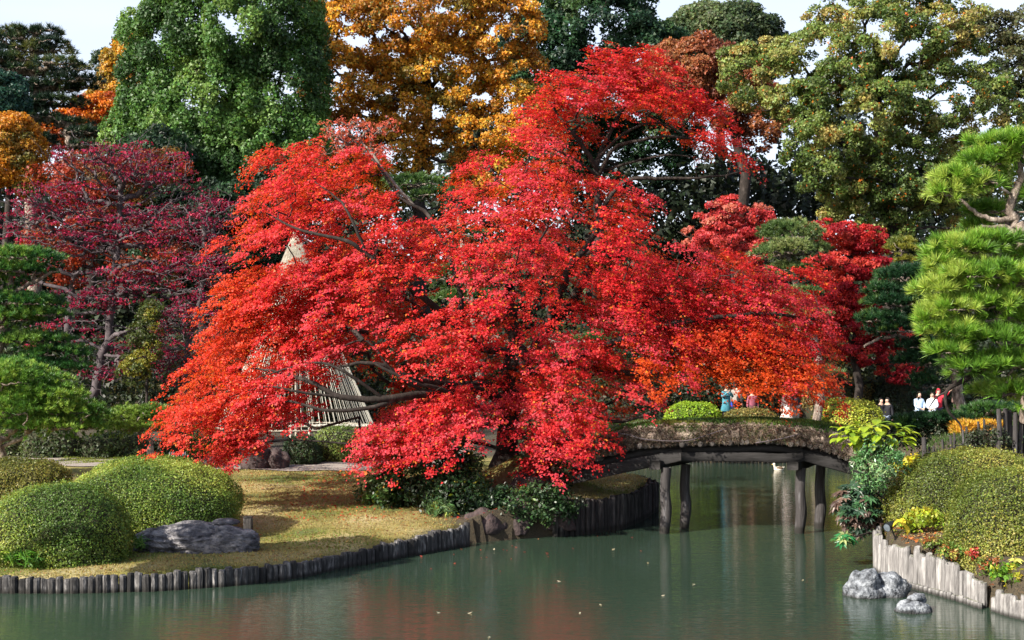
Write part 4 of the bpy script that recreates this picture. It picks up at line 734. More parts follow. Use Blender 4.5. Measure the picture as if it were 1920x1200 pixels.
edging('foot_edging', 'low row of stubby round pegs in the water along the log wall', [(8.12, 29.0), (8.02, 28.4), (8.37, 27.4), (8.67, 26.4), (8.78, 25.8)], .13, .055, .11, 'wall_log', hj=.015, seed=19)
edging('stake_edging', 'distant row of pale stakes along the far shore seen below the bridge beam', [(3.2, 59.9), (8, 60.2), (15, 59.6)], .17, .06, .16, 'stake', seed=23)
# square post beside the rock
c = GP(465, 1010); po = root('wooden_post', 'short square dark post beside the layered rock', 'post', tuple(c))
def box(name, lo, hi, mt_, parent, bev=.012):
    bm = bmesh.new(); bmesh.ops.create_cube(bm, size=1)
    for v in bm.verts: v.co = Vector([(l + h) / 2 + v.co[i] * (h - l) for i, (l, h) in enumerate(zip(lo, hi))])
    if bev: bmesh.ops.bevel(bm, geom=bm.edges[:], offset=bev, segments=2, affect='EDGES')
    off = ORG[parent.name] if parent else np.zeros(3)
    for v in bm.verts: v.co -= Vector(off)
    me = bpy.data.meshes.new(name); bm.to_mesh(me); bm.free(); return link(name, me, M[mt_], parent)
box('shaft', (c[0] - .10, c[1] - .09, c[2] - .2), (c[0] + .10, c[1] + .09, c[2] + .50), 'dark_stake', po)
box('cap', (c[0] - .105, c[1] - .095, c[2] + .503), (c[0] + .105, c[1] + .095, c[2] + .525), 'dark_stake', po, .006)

# ================================================================== BRIDGE
bY = 36.6; br = root('earth_bridge', 'arched earth covered log bridge with grass on top crossing the pond', 'bridge', (5.8, 37.6, 0))
axis = lambda x: 36.75 - .115 * (x - 4.05) * .9           # front edge depth along the bridge
SK = .45                                                   # the far edge is shifted to the right
topP = np.array([(1040, 868), (1090, 838), (1130, 818), (1180, 803), (1260, 796), (1400, 793), (1480, 797), (1560, 810), (1600, 830), (1650, 862), (1690, 890)], float)
botP = np.array([(1040, 885), (1090, 868), (1130, 851), (1200, 834), (1300, 827), (1450, 823), (1530, 832), (1560, 843), (1620, 870), (1690, 905)], float)
def zx(px, prof): return H - (np.interp(px, prof[:, 0], prof[:, 1]) - YH) / F * bY
def xw(px): return (px - 960) / F * bY
pxs = np.linspace(1040, 1690, 150); prof_v = [(-.04, 0, 'b'), (-.14, .25, 'm'), (-.13, .6, 'm'), (-.02, .92, 't'), (.12, 1.04, 't'), (.45, 1.08, 't'), (1.1, 1.12, 't'), (1.8, 1.08, 't'), (2.3, 1.0, 't'), (2.42, .5, 'm'), (2.35, 0, 'b')]
rows = []
for p in pxs:
    zb, zt0 = zx(p, botP), zx(p, topP); x = xw(p); rows.append([(x + d * SK, axis(x) + d, zb + (zt0 - zb) * h) for d, h, _ in prof_v])
V = np.array(rows); nz = RG.normal(0, .018, V.shape); fr = snoise(V, 3.1)[..., None] * .05; V = V + nz + fr * np.array([0, 1, .7]); n, k = V.shape[:2]; i = np.arange(n * k).reshape(n, k)
Q = np.stack([i[:-1], np.roll(i[:-1], -1, 1), np.roll(i[1:], -1, 1), i[1:]], -1).reshape(-1, 4); nobj('earth_cover', V.reshape(-1, 3), Q, M['earth'], br, smooth=True)
def blades(C, D, ln, wd, cnt, pal, name, parent, cone=.5, mt_='leaf', sc=1.5, sub=None):
    V, Q, kk = tufts(C, D, ln, cnt, wd, cone); col = jitter(pick(pal, C, sc, 2.)[kk], .25, .1); o = nobj(name, V, Q, M[mt_], parent, col); o['kind'] = 'stuff'; return o
# grass on the crown of the deck, dry tufts on its flank, fringe hanging over the log ends
N_ = 5200; p = RG.uniform(1060, 1680, N_); d = RG.uniform(-.06, 2.2, N_) ; x = xw(p); zb, z1 = zx(p, botP), zx(p, topP); hh = np.interp(d, [a for a, _, _ in prof_v[3:9]], [b for _, b, _ in prof_v[3:9]])
C = np.stack([x + d * SK, axis(x) + d, zb + (z1 - zb) * hh], -1); blades(C, np.tile([0, -.25, 1.], (N_, 1)), .10, .012, 5, [((.035, .085, .015), 4), ((.07, .13, .02), 3), ((.14, .15, .03), 2)], 'grass', br, .6)
N_ = 5200; p = RG.uniform(1045, 1685, N_); h = RG.uniform(-.14, .95, N_) * (RG.random(N_) < .97); x = xw(p); zb, z1 = zx(p, botP), zx(p, topP); C = np.stack([x - .06, axis(x) - .14 + .05 * (h > .8), zb + (z1 - zb) * h], -1)
blades(C, np.tile([0, -.55, -.55], (N_, 1)), .11, .011, 4, [((.085, .065, .05), 4), ((.15, .115, .085), 3), ((.26, .20, .14), 1), ((.05, .07, .02), 2)], 'dry_fringe', br, .9)
# cross logs whose ends show under the earth
lm = [None] * 5
for q in range(5):
    V, Qq = tube1([(0, 0, 0), (SK * .01, .012, 0), (SK * 1.2, 1.2, 0), (SK * 2.4, 2.4, 0)], [.045, .066, .072, .07], 9); V = V * [1 + q * .04, 1, 1 + q * .05] + 0
    V = np.vstack([V, [0, -.004, 0]]); me = raw_mesh('deck_log', V, Qq); bm = bmesh.new(); bm.from_mesh(me); bm.verts.ensure_lookup_table()
    for j in range(9): bm.faces.new((bm.verts[(j + 1) % 9], bm.verts[j], bm.verts[len(V) - 1]))
    bm.to_mesh(me); bm.free(); me.materials.append(M['logend']); lm[q] = me
for p in np.arange(1075, 1650, 11.2):
    x = xw(p + RG.normal(0, 1)); link('deck_log', lm[int(RG.integers(5))], None, br, loc=(x, axis(x) - .155 + RG.normal(0, .035), zx(p, botP) - .055 + RG.normal(0, .02)))
# beams, caps and posts
def beam(name, a, b, w_, h_, mt_='beam', n=6):
    a, b = np.array(a), np.array(b); t = nrm(b - a); s = nrm(np.cross(t, [0, 0, 1])) * w_ / 2; u = nrm(np.cross(s, t)) * h_ / 2; V, Qs = [], []
    for j in range(n):
        c_ = a + (b - a) * j / (n - 1); wob = RG.normal(0, .008, 3)
        for sx, sz in ((-1, -1), (-1, -.8), (-1, .8), (-.8, 1), (.8, 1), (1, .8), (1, -.8), (.8, -1)): V.append(c_ + s * sx + u * sz + wob)
    for j in range(n - 1):
        for q in range(8): Qs.append((j * 8 + q, j * 8 + (q + 1) % 8, j * 8 + 8 + (q + 1) % 8, j * 8 + 8 + q))
    for base in (0, (n - 1) * 8):
        Qs += [(base, base + 1, base + 2, base + 3), (base + 3, base + 4, base + 7, base), (base + 4, base + 5, base + 6, base + 7)]
    return nobj(name, V, Qs, M[mt_], br)
def bp_(px, py, d=0): x = xw(px); Y = axis(x) + d; return (x + d * SK, Y, H - (py - YH) / F * bY)
for d in (.12, 1.15, 2.1):
    beam('beam', bp_(1275, 858, d), bp_(1500, 857, d), .22, .24); beam('beam', bp_(1278, 853, d + .01), bp_(1070, 899, d + .01), .20, .32); beam('beam', bp_(1497, 852, d + .01), bp_(1660, 896, d + .01), .20, .32)
for d in (.22, 1.1, 2.05):          # arched round stringers between the deck logs and the beams
    q = np.arange(1070, 1661, 24.); pz = [bp_(a, np.interp(a, botP[:, 0], botP[:, 1]) + 17, d) for a in q]; V, Qq = tube1(smooth_path(pz, 40), np.full(40, .115), 9); nobj('stringer', V, Qq, M['beam'], br, smooth=True)
for px in (1247, 1500):
    a = bp_(px - 14, 872, -.15); b_2 = bp_(px - 4, 872, 2.35); beam('cross_beam', a, b_2, .30, .22)
    for (p, pw, d) in (((px), .145, .05), ((px + 37), .14, 1.08)):
        base = np.array([*Wp(p, 1000 if d < 1 else 991), 0.]); top = np.array(bp_(px + (3 if d < 1 else 2), 877, .05 if d < 1 else 1.85)); 
        top[:2] = base[:2] + (np.array([.03, 0])); V, Qq = tube1(smooth_path([base + [-.02, 0, -.9], base + [-.02, 0, .02], base + [.03, 0, .6], base + [0, 0, 1.1], top], 14), np.array([.11, .115, .12, .13, .142, .148, .15, .147, .144, .14, .137, .135, .133, .13]), 12)
        V = V + (snoise(V * [9, 9, 2.0], 1.0)[:, None] * .014) * [1, 1, 0]; o = nobj('post', V, Qq, M['post'], br, smooth=True)
for pts in ([(1160, 812), (1185, 815), (1220, 824), (1290, 826), (1330, 815), (1365, 803)], [(1420, 829), (1460, 822), (1500, 812)]):
    V, Qq = tube1(smooth_path([bp_(a, b, -.24) for a, b in pts], 18), np.linspace(.02, .012, 18), 5); nobj('root', V, Qq, M['twig'], br, smooth=True)

# ================================================================== YUKITSURI ROPE TENT
ap = P(556, 436, 50.5); yk = root('rope_tent', 'tall cone of straw ropes tied from a pole behind the maple', 'rope tent', (ap[0], 50.5, zt(ap[0], 50.5)))
V, Q = tube1([(ap[0], 50.5, 0), (ap[0], 50.5, ap[2] + .35)], [.07, .05], 10); nobj('pole', V, Q, M['straw'], yk)
V, Q = tube1(smooth_path([ap + [0, 0, .25], ap + [0, 0, .05], ap + [0, 0, -.25], ap + [0, 0, -.6]], 10), np.array([.02, .09, .13, .15, .17, .20, .24, .28, .32, .35]), 14); nobj('straw_cap', V, Q, M['straw'], yk, smooth=True)
zr = P(556, 800, 50.5)[2]; nr = 84; a = np.linspace(0, 2 * np.pi, nr, endpoint=False) + RG.normal(0, .01, nr); Rr = m(146, 50.5)
for t in a:
    e = np.array([ap[0] + np.cos(t) * Rr, 50.5 + np.sin(t) * Rr, zr]); s = ap + [0, 0, -.02]; s = s + np.array([np.cos(t), np.sin(t), 0]) * .10; mid = (s + e) / 2 - np.array([np.cos(t), np.sin(t), 0]) * .10 + [0, 0, -.08]
    V, Q = tube1(smooth_path([s, mid, e], 7), np.full(7, .012), 4); nobj('rope', V, Q, M['rope'], yk)
for k_ in range(170):       # straw skirt
    pass
t = RG.uniform(0, 2 * np.pi, 900); L0 = RG.uniform(.0, .5, 900); L1 = RG.uniform(1.6, 2.5, 900); d = (np.array([Rr, Rr, zr - ap[2]])); 
def cone(t, l): f = l / np.linalg.norm([Rr, zr - ap[2]]); return np.stack([ap[0] + np.cos(t) * (Rr * f + .12), 50.5 + np.sin(t) * (Rr * f + .12), ap[2] + (zr - ap[2]) * f], -1)
V, Q = tubes(np.stack([cone(t, L0), cone(t, (L0 + L1) / 2), cone(t, L1)], 1), np.tile([.012, .011, .006], (900, 1)), 3); o = nobj('straw_skirt', V, Q, M['straw'], yk); o['kind'] = 'stuff'
V, Q = tube1([(ap[0] + np.cos(q) * Rr, 50.5 + np.sin(q) * Rr, zr) for q in np.linspace(0, 2 * np.pi, 49)], np.full(49, .035), 6); nobj('ground_ring', V, Q, M['straw'], yk)
# white rail behind the hedge
wr = root('pale_rail', 'low pale rail behind the hedge at the foot of the rope tent', 'rail', tuple(P(620, 800, 49.8)))
V, Q = tube1([P(540, 799, 49.8), P(625, 798, 49.8), P(715, 799, 49.8)], [.055, .055, .055], 8); nobj('rail', V, Q, M['rope'], wr)
for px in (545, 580, 615, 650, 685, 712): V, Q = tube1([P(px, 800, 49.8), P(px, 840, 49.8)], [.045, .045], 6); nobj('post', V, Q, M['rope'], wr)
pk = root('picket_fence', 'tiny white picket fence beyond the path near the wrapped pine', 'fence', tuple(P(350, 854, 49.6)))
me_p = None
for px in np.arange(318, 384, 4.2):
    p = P(px, 855, 49.6)
    if me_p is None: V, Q = tube1([(0, 0, 0), (0, 0, .12), (0, 0, .16)], [.022, .022, .006], 6); me_p = raw_mesh('picket', V, Q); me_p.materials.append(M['white'])
    link('picket', me_p, None, pk, loc=(p[0], p[1], p[2]))
V, Q = tube1([P(316, 851, 49.64), P(384, 851, 49.64)], [.012, .012], 5); nobj('rail', V, Q, M['white'], pk)
# ================================================================== SHRUBS AND SMALL PLANTS
SH = [((.014, .034, .012), 4), ((.03, .065, .02), 3), ((.055, .10, .025), 1)]
c0 = P(800, 905, 37.2)
shrub('camellia_bush', 'big glossy dark evergreen bush under the lowest maple branches', 'bush', (c0[0], 37.2, 1.55), (1.45, 1.1, 1.15), SH, .125, 9000, 'gloss', nb=60, cl=.30, nc=150, stem=.02, sprinkle=((.22, .26, .02), .03))
shrub('camellia_bush', 'lower glossy bush at the water edge beneath the camellia', 'bush', (P(865, 0, 36.3)[0], 36.3, .95), (.95, .7, .75), SH, .12, 5200, 'gloss', nb=40, cl=.28, nc=90, stem=.015, sprinkle=((.25, .26, .02), .02))
shrub('spill_bush', 'glossy shrub with pale green new leaves spilling left onto the lawn', 'bush', (P(725, 0, 37.6)[0], 37.6, 1.0), (.75, .6, .45), [((.04, .085, .02), 3), ((.09, .15, .035), 3), ((.22, .24, .03), 1)], .11, 3000, 'gloss', nb=30, cl=.24, nc=60)
shrub('dark_bush', 'low black green bush hanging over the dark bank boulders', 'bush', (P(985, 0, 36)[0], 35.85, .85), (1.55, .38, .48), SH, .11, 4600, 'gloss', nb=50, nc=120, cl=.24, base=(P(1010, 0, 37.4)[0], 37.4, .9))
shrub('dark_bush', 'black green shrub shading the boulders right of the maple trunk', 'bush', (P(1040, 0, 38)[0], 38.0, 1.9), (1.0, .8, .7), SH, .11, 4200, 'gloss', nb=40, nc=90)
shrub('spear_plant', 'spiky pale green leaf tuft at the corner of the lawn by the bush', 'plant', (P(825, 0, 35.6)[0], 35.6, .75), (.3, .25, .2), [((.08, .15, .05), 2), ((.25, .27, .05), 1)], .2, 260, 'leaf', nb=12, nc=18, cl=.15, aspect=.16)
shrub('leafy_sapling', 'glossy green leafy sapling in front of the right bridge end', 'sapling', (P(1645, 0, 31.5)[0], 31.5, 2.25), (.52, .42, .62), [((.05, .13, .04), 3), ((.10, .20, .07), 3), ((.20, .30, .14), 1)], .10, 2600, 'gloss', nb=50, nc=80, cl=.19, aspect=.33, base=(P(1665, 0, 32)[0], 32.0, .9), sprinkle=((.3, .38, .25), .06))
shrub('yellow_plant', 'bright yellow leaved low plant left of the wide right mound', 'plant', (P(1712, 0, 33.4)[0], 33.4, 2.0), (.45, .35, .22), [((.42, .38, .02), 3), ((.22, .28, .02), 2)], .10, 900, 'leaf', nb=20, nc=30, cl=.16, base=(P(1712, 0, 33.4)[0], 33.4, 1.5))
shrub('fern_plant', 'yellow green ferny plant beneath the mound at the lamp', 'plant', (P(1718, 0, 29.9)[0] + .1, 29.9, 1.18), (.42, .4, .16), [((.20, .26, .02), 3), ((.36, .36, .03), 2), ((.08, .15, .02), 1)], .10, 1100, 'leaf', nb=20, nc=34, cl=.15)
shrub('corner_plant', 'bright green seedling with yellow leaves at the right wall end', 'plant', (P(1900, 0, 25.5)[0], 25.6, .68), (.30, .28, .16), [((.10, .21, .02), 3), ((.30, .30, .03), 1)], .09, 800, 'leaf', nb=20, nc=30, cl=.13)
shrub('red_seedling', 'small red leaved maple seedling beneath the front right mound', 'seedling', (P(1826, 0, 26.9)[0] - .02, 26.75, .93), (.16, .12, .07), [((.38, .03, .03), 3), ((.3, .10, .03), 1)], .07, 120, 'leaf', nb=8, nc=10, cl=.08)
shrub('iris_clump', 'bright green strappy leaves in front of the round left mound', 'plant', (P(35, 0, 28.7)[0], 28.9, .55), (.75, .25, .14), [((.07, .19, .02), 3), ((.14, .26, .03), 2)], .22, 420, 'leaf', nb=10, nc=26, cl=.14, aspect=.15)
shrub('grass_tuft', 'green grass tuft growing at the left end of the layered rock', 'plant', (P(262, 0, 30.6)[0], 30.7, .58), (.18, .14, .12), [((.07, .17, .03), 3), ((.13, .22, .04), 1)], .15, 260, 'leaf', nb=6, nc=12, cl=.12, aspect=.10)
# leaf litter and flowers by the right wall
def litter(name, label, n, fx, fy, pal, sz=.06, lift=.02):
    x, y = fx(n), fy(n); z = terr(x, y); k = z > .2; C = np.stack([x, y, z + lift], -1)[k]; N = nrm(np.array([0, 0, 1.]) + RG.normal(0, .35, C.shape)); V, Q = leaves(C, N, sz)
    tag(nobj(name, V, Q, M['leaf'], None, jitter(pick(pal, C, 2.), .25, .1)), label, 'leaf litter', kind='stuff')
litter('fallen_leaves', 'orange and tan fallen leaves along the top of the pale log wall', 1700, lambda n: RG.uniform(8.1, 9.3, n), lambda n: RG.uniform(26, 31, n), [((.42, .14, .03), 2), ((.34, .25, .12), 2), ((.16, .07, .03), 1), ((.22, .22, .04), 1)])
litter('fallen_leaves', 'scattered red and brown fallen leaves on the left lawn', 3600, lambda n: RG.uniform(-11, 1.0, n), lambda n: 28 + 17 * RG.random(n) ** .9, [((.30, .04, .02), 1), ((.26, .15, .05), 3), ((.15, .07, .03), 2)], .065)
litter('fallen_leaves', 'red maple leaves littering the lawn and bank beneath the scarlet maple', 2600, lambda n: RG.uniform(-6, 1.2, n), lambda n: 35 + 9 * RG.random(n) ** .8, [((.36, .02, .015), 3), ((.34, .09, .03), 2), ((.18, .05, .03), 1)], .075)
# lawn grass
n = 52000; x = RG.uniform(-12.5, 4.4, n); y = 27.6 + 18.5 * RG.random(n) ** 1.15; z = terr(x, y); k = (z > .25); x, y, z = x[k], y[k], z[k]; k = (np.hypot(x - .1, (y - 36.5) * .9) > 1.9) & (np.hypot(x + .6, y - 35.1) > .8); x, y, z = x[k], y[k], z[k]; C = np.stack([x, y, z], -1)
V, Q, kk = tufts(C, np.tile([0, 0, 1.], (len(C), 1)), .055, 3, .014, .9)
w_ = sstep((snoise(C, .6) * .5 + .5 - .55) * 4 + sstep((31 - y) / 2) * .8)[:, None]; cc = np.array([.27, .232, .085]) * (1 - w_) + np.array([.13, .17, .03]) * w_
tag(nobj('lawn_grass', V, Q, M['leaf'], None, jitter(cc[kk], .3, .1)), 'short dry golden grass of the left lawn and turf point', 'grass', kind='stuff')
n = 5000; x = RG.uniform(-16, -6.5, n); y = RG.uniform(46.8, 49.6, n); z = terr(x, y); C = np.stack([x, y, z], -1); V, Q, kk = tufts(C, np.tile([0, 0, 1.], (n, 1)), .09, 3, .03, .9)
tag(nobj('far_grass', V, Q, M['leaf'], None, jitter(np.tile([.13, .16, .02], (len(kk), 1)), .3, .1)), 'green grass strip beyond the gravel path at left', 'grass', kind='stuff')
n = 14000; x = RG.uniform(0, 20, n); y = RG.uniform(60.3, 66, n); z = terr(x, y); C = np.stack([x, y, z], -1)[z > .2]; V, Q, kk = tufts(C, np.tile([0, 0, 1.], (len(C), 1)), .12, 3, .04, .9)
tag(nobj('shore_grass', V, Q, M['leaf'], None, jitter(np.tile([.05, .085, .015], (len(kk), 1)), .3, .1)), 'green grass on the far shore between the clipped domes', 'grass', kind='stuff')
n = 9000; x = RG.uniform(9, 18, n); y = RG.uniform(31, 46, n); z = terr(x, y); C = np.stack([x, y, z], -1)[z > .9]; V, Q, kk = tufts(C, np.tile([0, 0, 1.], (len(C), 1)), .14, 3, .02, .9)
tag(nobj('bank_grass', V, Q, M['leaf'], None, jitter(np.tile([.04, .075, .015], (len(kk), 1)), .3, .1)), 'rough dark grass on the right bank behind the mounds', 'grass', kind='stuff')

# large single leaves (each one a part)
def bigleaf(name, palm=False):
    if palm:
        an = np.linspace(-2.3, 2.3, 7); V = [(0, 0, 0)]; fs = []
        for i, t in enumerate(an):
            L_ = 1 - .13 * abs(t); d = np.array([np.cos(t), np.sin(t)]); p = np.array([-d[1], d[0]]); b0 = len(V)
            V += [(*(d * .42 * L_ + p * .17), .04), (*(d * .42 * L_ - p * .17), .04), (*(d * L_), -.12)]; fs += [(0, b0 + 1, b0 + 2), (0, b0 + 2, b0)]
        me = bpy.data.meshes.new(name); me.from_pydata([tuple(map(float, v)) for v in V], [], fs); return me
    n = 7; V = []; fs = []
    for i in range(n):
        t = i / (n - 1); w_ = .36 * math.sin(math.pi * min(1, t * .93 + .05)) ** .8 * (1.25 - .5 * t); x = t - 0.0; zc = .10 * math.sin(t * 2.6) - .22 * t * t; V += [(x, -w_, zc + .07), (x, 0, zc), (x, w_, zc + .07)]
    for i in range(n - 1):
        a = i * 3; fs += [(a, a + 3, a + 4, a + 1), (a + 1, a + 4, a + 5, a + 2)]
    me = bpy.data.meshes.new(name); me.from_pydata(V, [], fs); return me
def leafplant(name, label, cat, c, r, n, size, pal, palm=False, group=None, droop=.5, base=None, stem=.012, bark='bark', outw=1.0):
    c = np.array(c, float); r = np.array(r, float); bs = np.array(base if base is not None else (c[0], c[1], zt(c[0], c[1]))); R_ = root(name, label, cat, tuple(bs), group); me = bigleaf('leaf', palm); me.materials.append(M['single'])
    v = nrm(RG.normal(size=(n, 3))); C = c + v * r * RG.uniform(.55, 1, (n, 1)); pal_ = np.array([q for q, _ in pal]); wt = np.array([q for _, q in pal], float); wt /= wt.sum()
    for i in range(n):
        o = link('leaf', me, None, R_, loc=C[i]); d = v[i].copy() * outw; d[1] -= .35; d[2] = d[2] * .3 - droop * RG.uniform(.2, 1); q = Vector(d).to_track_quat('X', 'Z'); o.rotation_mode = 'QUATERNION'
        o.rotation_quaternion = q @ Vector((1, 0, 0)).rotation_difference(Vector((1, RG.normal(0, .3), RG.normal(0, .3)))); s = size * RG.uniform(.65, 1.3); o.scale = (s, s, s)
        cl = pal_[RG.choice(len(pal_), p=wt)] * RG.lognormal(0, .2); o.color = (*[float(min(1, t)) for t in cl], 1)
    V, Q = grow([(np.array([bs, bs + (c - bs) * .35, bs + (c - bs) * .7]), stem * 2.2, stem * 1.4)], C[::2], tip=stem * .5, wig=.2); nobj('stems', V, Q, M[bark], R_, smooth=True)
leafplant('lime_leaf_shrub', 'spreading shrub with large lime yellow leaves above the bridge end', 'shrub', (P(1640, 0, 31.8)[0], 31.8, P(0, 815, 31.8)[2]), (.95, .5, .30), 150, .24, [((.26, .36, .02), 4), ((.36, .42, .03), 3), ((.14, .24, .02), 2)], base=(P(1670, 0, 32.2)[0], 32.2, .95), droop=.35)
leafplant('mottled_shrub', 'shrub with large drooping brown and green leaves overhanging the water', 'shrub', (P(1612, 0, 32.2)[0], 32.2, P(0, 950, 32.2)[2]), (.60, .5, .62), 290, .20, [((.03, .07, .04), 5), ((.08, .05, .04), 3), ((.17, .11, .085), 2), ((.05, .13, .05), 2)], palm=True, base=(P(1650, 0, 33)[0], 33.0, .75), droop=1.1)
leafplant('green_leaf_plant', 'bright green leaves touching the water below the mottled shrub', 'plant', (P(1578, 0, 31.2)[0] + .05, 31.2, P(0, 1012, 31.2)[2]), (.24, .25, .15), 26, .20, [((.03, .20, .06), 3), ((.22, .26, .10), 2), ((.06, .16, .04), 2)], palm=True, droop=.6, base=(P(1650, 0, 32)[0], 32.0, .7))
leafplant('yellow_leaf_sprig', 'sprig of four large yellow leaves beside the garden lamp', 'plant', (P(1692, 0, 29.6)[0], 29.6, P(0, 978, 29.6)[2]), (.11, .08, .09), 5, .22, [((.62, .50, .04), 3), ((.55, .48, .18), 1)], droop=.9, base=(P(1700, 0, 30)[0] + .2, 30.0, .84), stem=.006)
leafplant('yellow_maple_seedling', 'single pale yellow lobed leaf cluster by the right wall', 'seedling', (P(1897, 0, 25.9)[0], 25.7, .95), (.08, .06, .06), 4, .17, [((.55, .52, .12), 1)], palm=True, droop=.4, stem=.004)

# golden bamboo grass behind the fence
n = 1500; x = RG.uniform(P(1790, 0, 39)[0], P(1880, 0, 39)[0], n); y = RG.uniform(38.5, 39.6, n); z = P(0, 815, 39)[2] + RG.uniform(0, .36, n); C = np.stack([x, y, z], -1)
V, Q, kk = tufts(C, np.tile([0, 0, 1.], (n, 1)), .16, 4, .03, 1.2); o = nobj('golden_grass', V, Q, M['leaf'], None, jitter(pick([((.50, .30, .03), 3), ((.35, .18, .02), 2), ((.45, .36, .06), 1)], C, 3.)[kk], .2, .08)); tag(o, 'golden yellow ornamental grass behind the low stick fence', 'grass', kind='stuff')
# stick fence
sf = root('stick_fence', 'low fence of thin grey sticks climbing behind the wide right mound', 'fence', tuple(P(1740, 860, 34.2)))
for i, (px, t_, b_1) in enumerate([(1733, 820, 862), (1743, 838, 862), (1751, 836, 862), (1768, 824, 850), (1783, 816, 848), (1790, 812, 846), (1806, 806, 840), (1813, 800, 838), (1835, 790, 825), (1846, 786, 820)]):
    Yq = 34.2 + i * .18; V, Q = tube1([P(px + 1, b_1 + 25, Yq), P(px, (t_ + b_1) / 2, Yq), P(px - 1, t_, Yq)], [.035 if i else .06, .034 if i else .058, .028 if i else .055], 7); nobj('stick', V, Q, M['post'], sf, smooth=True)
V, Q = tube1(smooth_path([P(1735, 850, 34.1), P(1780, 843, 34.8), P(1815, 828, 35.4), P(1850, 812, 36)], 10), np.full(10, .02), 6); nobj('rail', V, Q, M['post'], sf)
lf = root('upright_logs', 'cluster of tall upright grey logs at the right edge under the pine', 'log fence', tuple(P(1900, 840, 33.0)))
for i, px in enumerate([1873, 1885, 1893, 1903, 1913, 1922, 1931, 1942, 1955]):
    V, Q = tube1([P(px, 850, 33 + (i % 3) * .12), P(px + 1, 810, 33 + (i % 3) * .12), P(px + RG.normal(0, 1), 768 + RG.uniform(-4, 8), 33 + (i % 3) * .12)], [.065, .062, .055], 8); nobj('log', V, Q, M['post'], lf, smooth=True)
shrub('thicket', 'tangled dark shrub between the stick fence and upright logs', 'bush', (P(1862, 0, 33.5)[0], 33.4, P(0, 825, 33.4)[2]), (.75, .5, .25), [((.03, .04, .02), 3), ((.10, .07, .05), 2), ((.05, .10, .05), 1)], .08, 2400, 'leaf', nb=60, nc=80, cl=.18, stemmat='twig', base=(P(1862, 0, 33.5)[0], 33.4, 1.7))
shrub('thicket', 'dark broad shrub under the low pine behind the stick fence', 'bush', (P(1740, 0, 40)[0], 40, P(0, 815, 40)[2]), (1.3, .7, .35), [((.02, .035, .014), 3), ((.05, .07, .03), 2)], .10, 4000, 'leaf', nb=60, nc=110, cl=.24, base=(P(1740, 0, 40)[0], 40, 1.7), sprinkle=((.3, .3, .2), .02))
# garden lamp
lp = P(1667, 985, 29.9); lm_ = root('garden_lamp', 'black spot lamp on a thin leaning stalk atop the log wall', 'lamp', tuple(P(1684, 1034, 29.9)))
V, Q = tube1([P(1685, 1036, 29.9), P(1679, 1010, 29.9), P(1672, 992, 29.9)], [.018, .016, .016], 8); nobj('stalk', V, Q, M['black'], lm_, smooth=True)
V, Q = tube1([P(1679, 985, 30.0), P(1677, 981, 30.0), P(1671, 984, 29.93), P(1663, 989, 29.8), P(1662, 989.5, 29.79)], [.01, .06, .085, .10, .098], 14); nobj('lamp_head', V, Q, M['black'], lm_, smooth=True)
V, Q = tube1([P(1663.4, 988.8, 29.81), P(1662.6, 989.2, 29.80)], [.092, .001], 14); nobj('lens', V, Q, M['glass'], lm_)
# white ornament, duck, floating leaves
dk = Wp(1460, 882); du = root('duck', 'small pale duck swimming beyond the bridge posts', 'duck', (dk[0], dk[1], 0))
def ell(c, r, seg=10, rng_=6):
    U_, V_ = np.meshgrid(np.linspace(0, 2 * np.pi, seg, endpoint=False), np.linspace(-1.5, 1.5, rng_)); p = np.stack([np.cos(V_) * np.cos(U_), np.cos(V_) * np.sin(U_), np.sin(V_)], -1) * r + np.array(c); i = np.arange(seg * rng_).reshape(rng_, seg)
    return p.reshape(-1, 3), np.stack([i[:-1], np.roll(i[:-1], -1, 1), np.roll(i[1:], -1, 1), i[1:]], -1).reshape(-1, 4)
M['duck'] = flat_mat('duck_feathers', (.55, .50, .42)); M['dbrown'] = flat_mat('brown_feathers', (.12, .08, .05)); M['bill'] = flat_mat('bill', (.45, .3, .05))
x, y = dk; nobj('body', *merge([ell((x, y, .05), (.20, .11, .11), 14, 8), tube1([(x + .15, y, .09), (x + .24, y, .14)], [.06, .012], 8), tube1([(x - .13, y, .08), (x - .17, y, .18), (x - .18, y, .22)], [.06, .045, .05], 9), ell((x - .185, y, .25), (.062, .05, .055), 10, 7)]), M['duck'], du, smooth=True)
nobj('wing', *ell((x + .03, y - .07, .10), (.15, .045, .06), 12, 6), M['dbrown'], du, smooth=True); nobj('wing', *ell((x + .03, y + .07, .10), (.15, .045, .06), 12, 6), M['dbrown'], du, smooth=True)
nobj('bill', *tube1([(x - .235, y, .245), (x - .29, y, .235)], [.02, .012], 6), M['bill'], du)
C = []
for px, py in [(1505, 1088), (1301, 1096), (1087, 1150), (1126, 1134), (880, 1150), (1215, 995 + 60), (1243, 1117), (926, 1030), (1048, 1090), (822, 1149), (917, 1195), (1150, 1030)]: a_ = Wp(px, py); C.append((a_[0], a_[1], .012))

C = np.array(C); E = np.stack([RG.normal(-.6, 2.2, 50), RG.normal(34.0, 1.6, 50), np.full(50, .012)], -1); E = E[sdist(E[:, 0], E[:, 1]) < -.15]; V, Q = leaves(E, np.tile([0, 0, 1.], (len(E), 1)) + RG.normal(0, .1, (len(E), 3)), .075, .6)
tag(nobj('floating_leaves', V, Q, M['leaf'], None, jitter(np.tile([.30, .05, .03], (len(E), 1)), .4, .2)), 'scattered red maple leaves floating below the lawn corner', 'leaf litter', kind='stuff')
V, Q = leaves(C, np.tile([0, 0, 1.], (len(C), 1)) + RG.normal(0, .15, (len(C), 3)), .11, .5); tag(nobj('floating_leaves', V, Q, M['leaf'], None, np.tile([.6, .52, .38], (len(C), 1))), 'a few pale fallen leaves floating on the pond', 'leaf litter', kind='stuff')

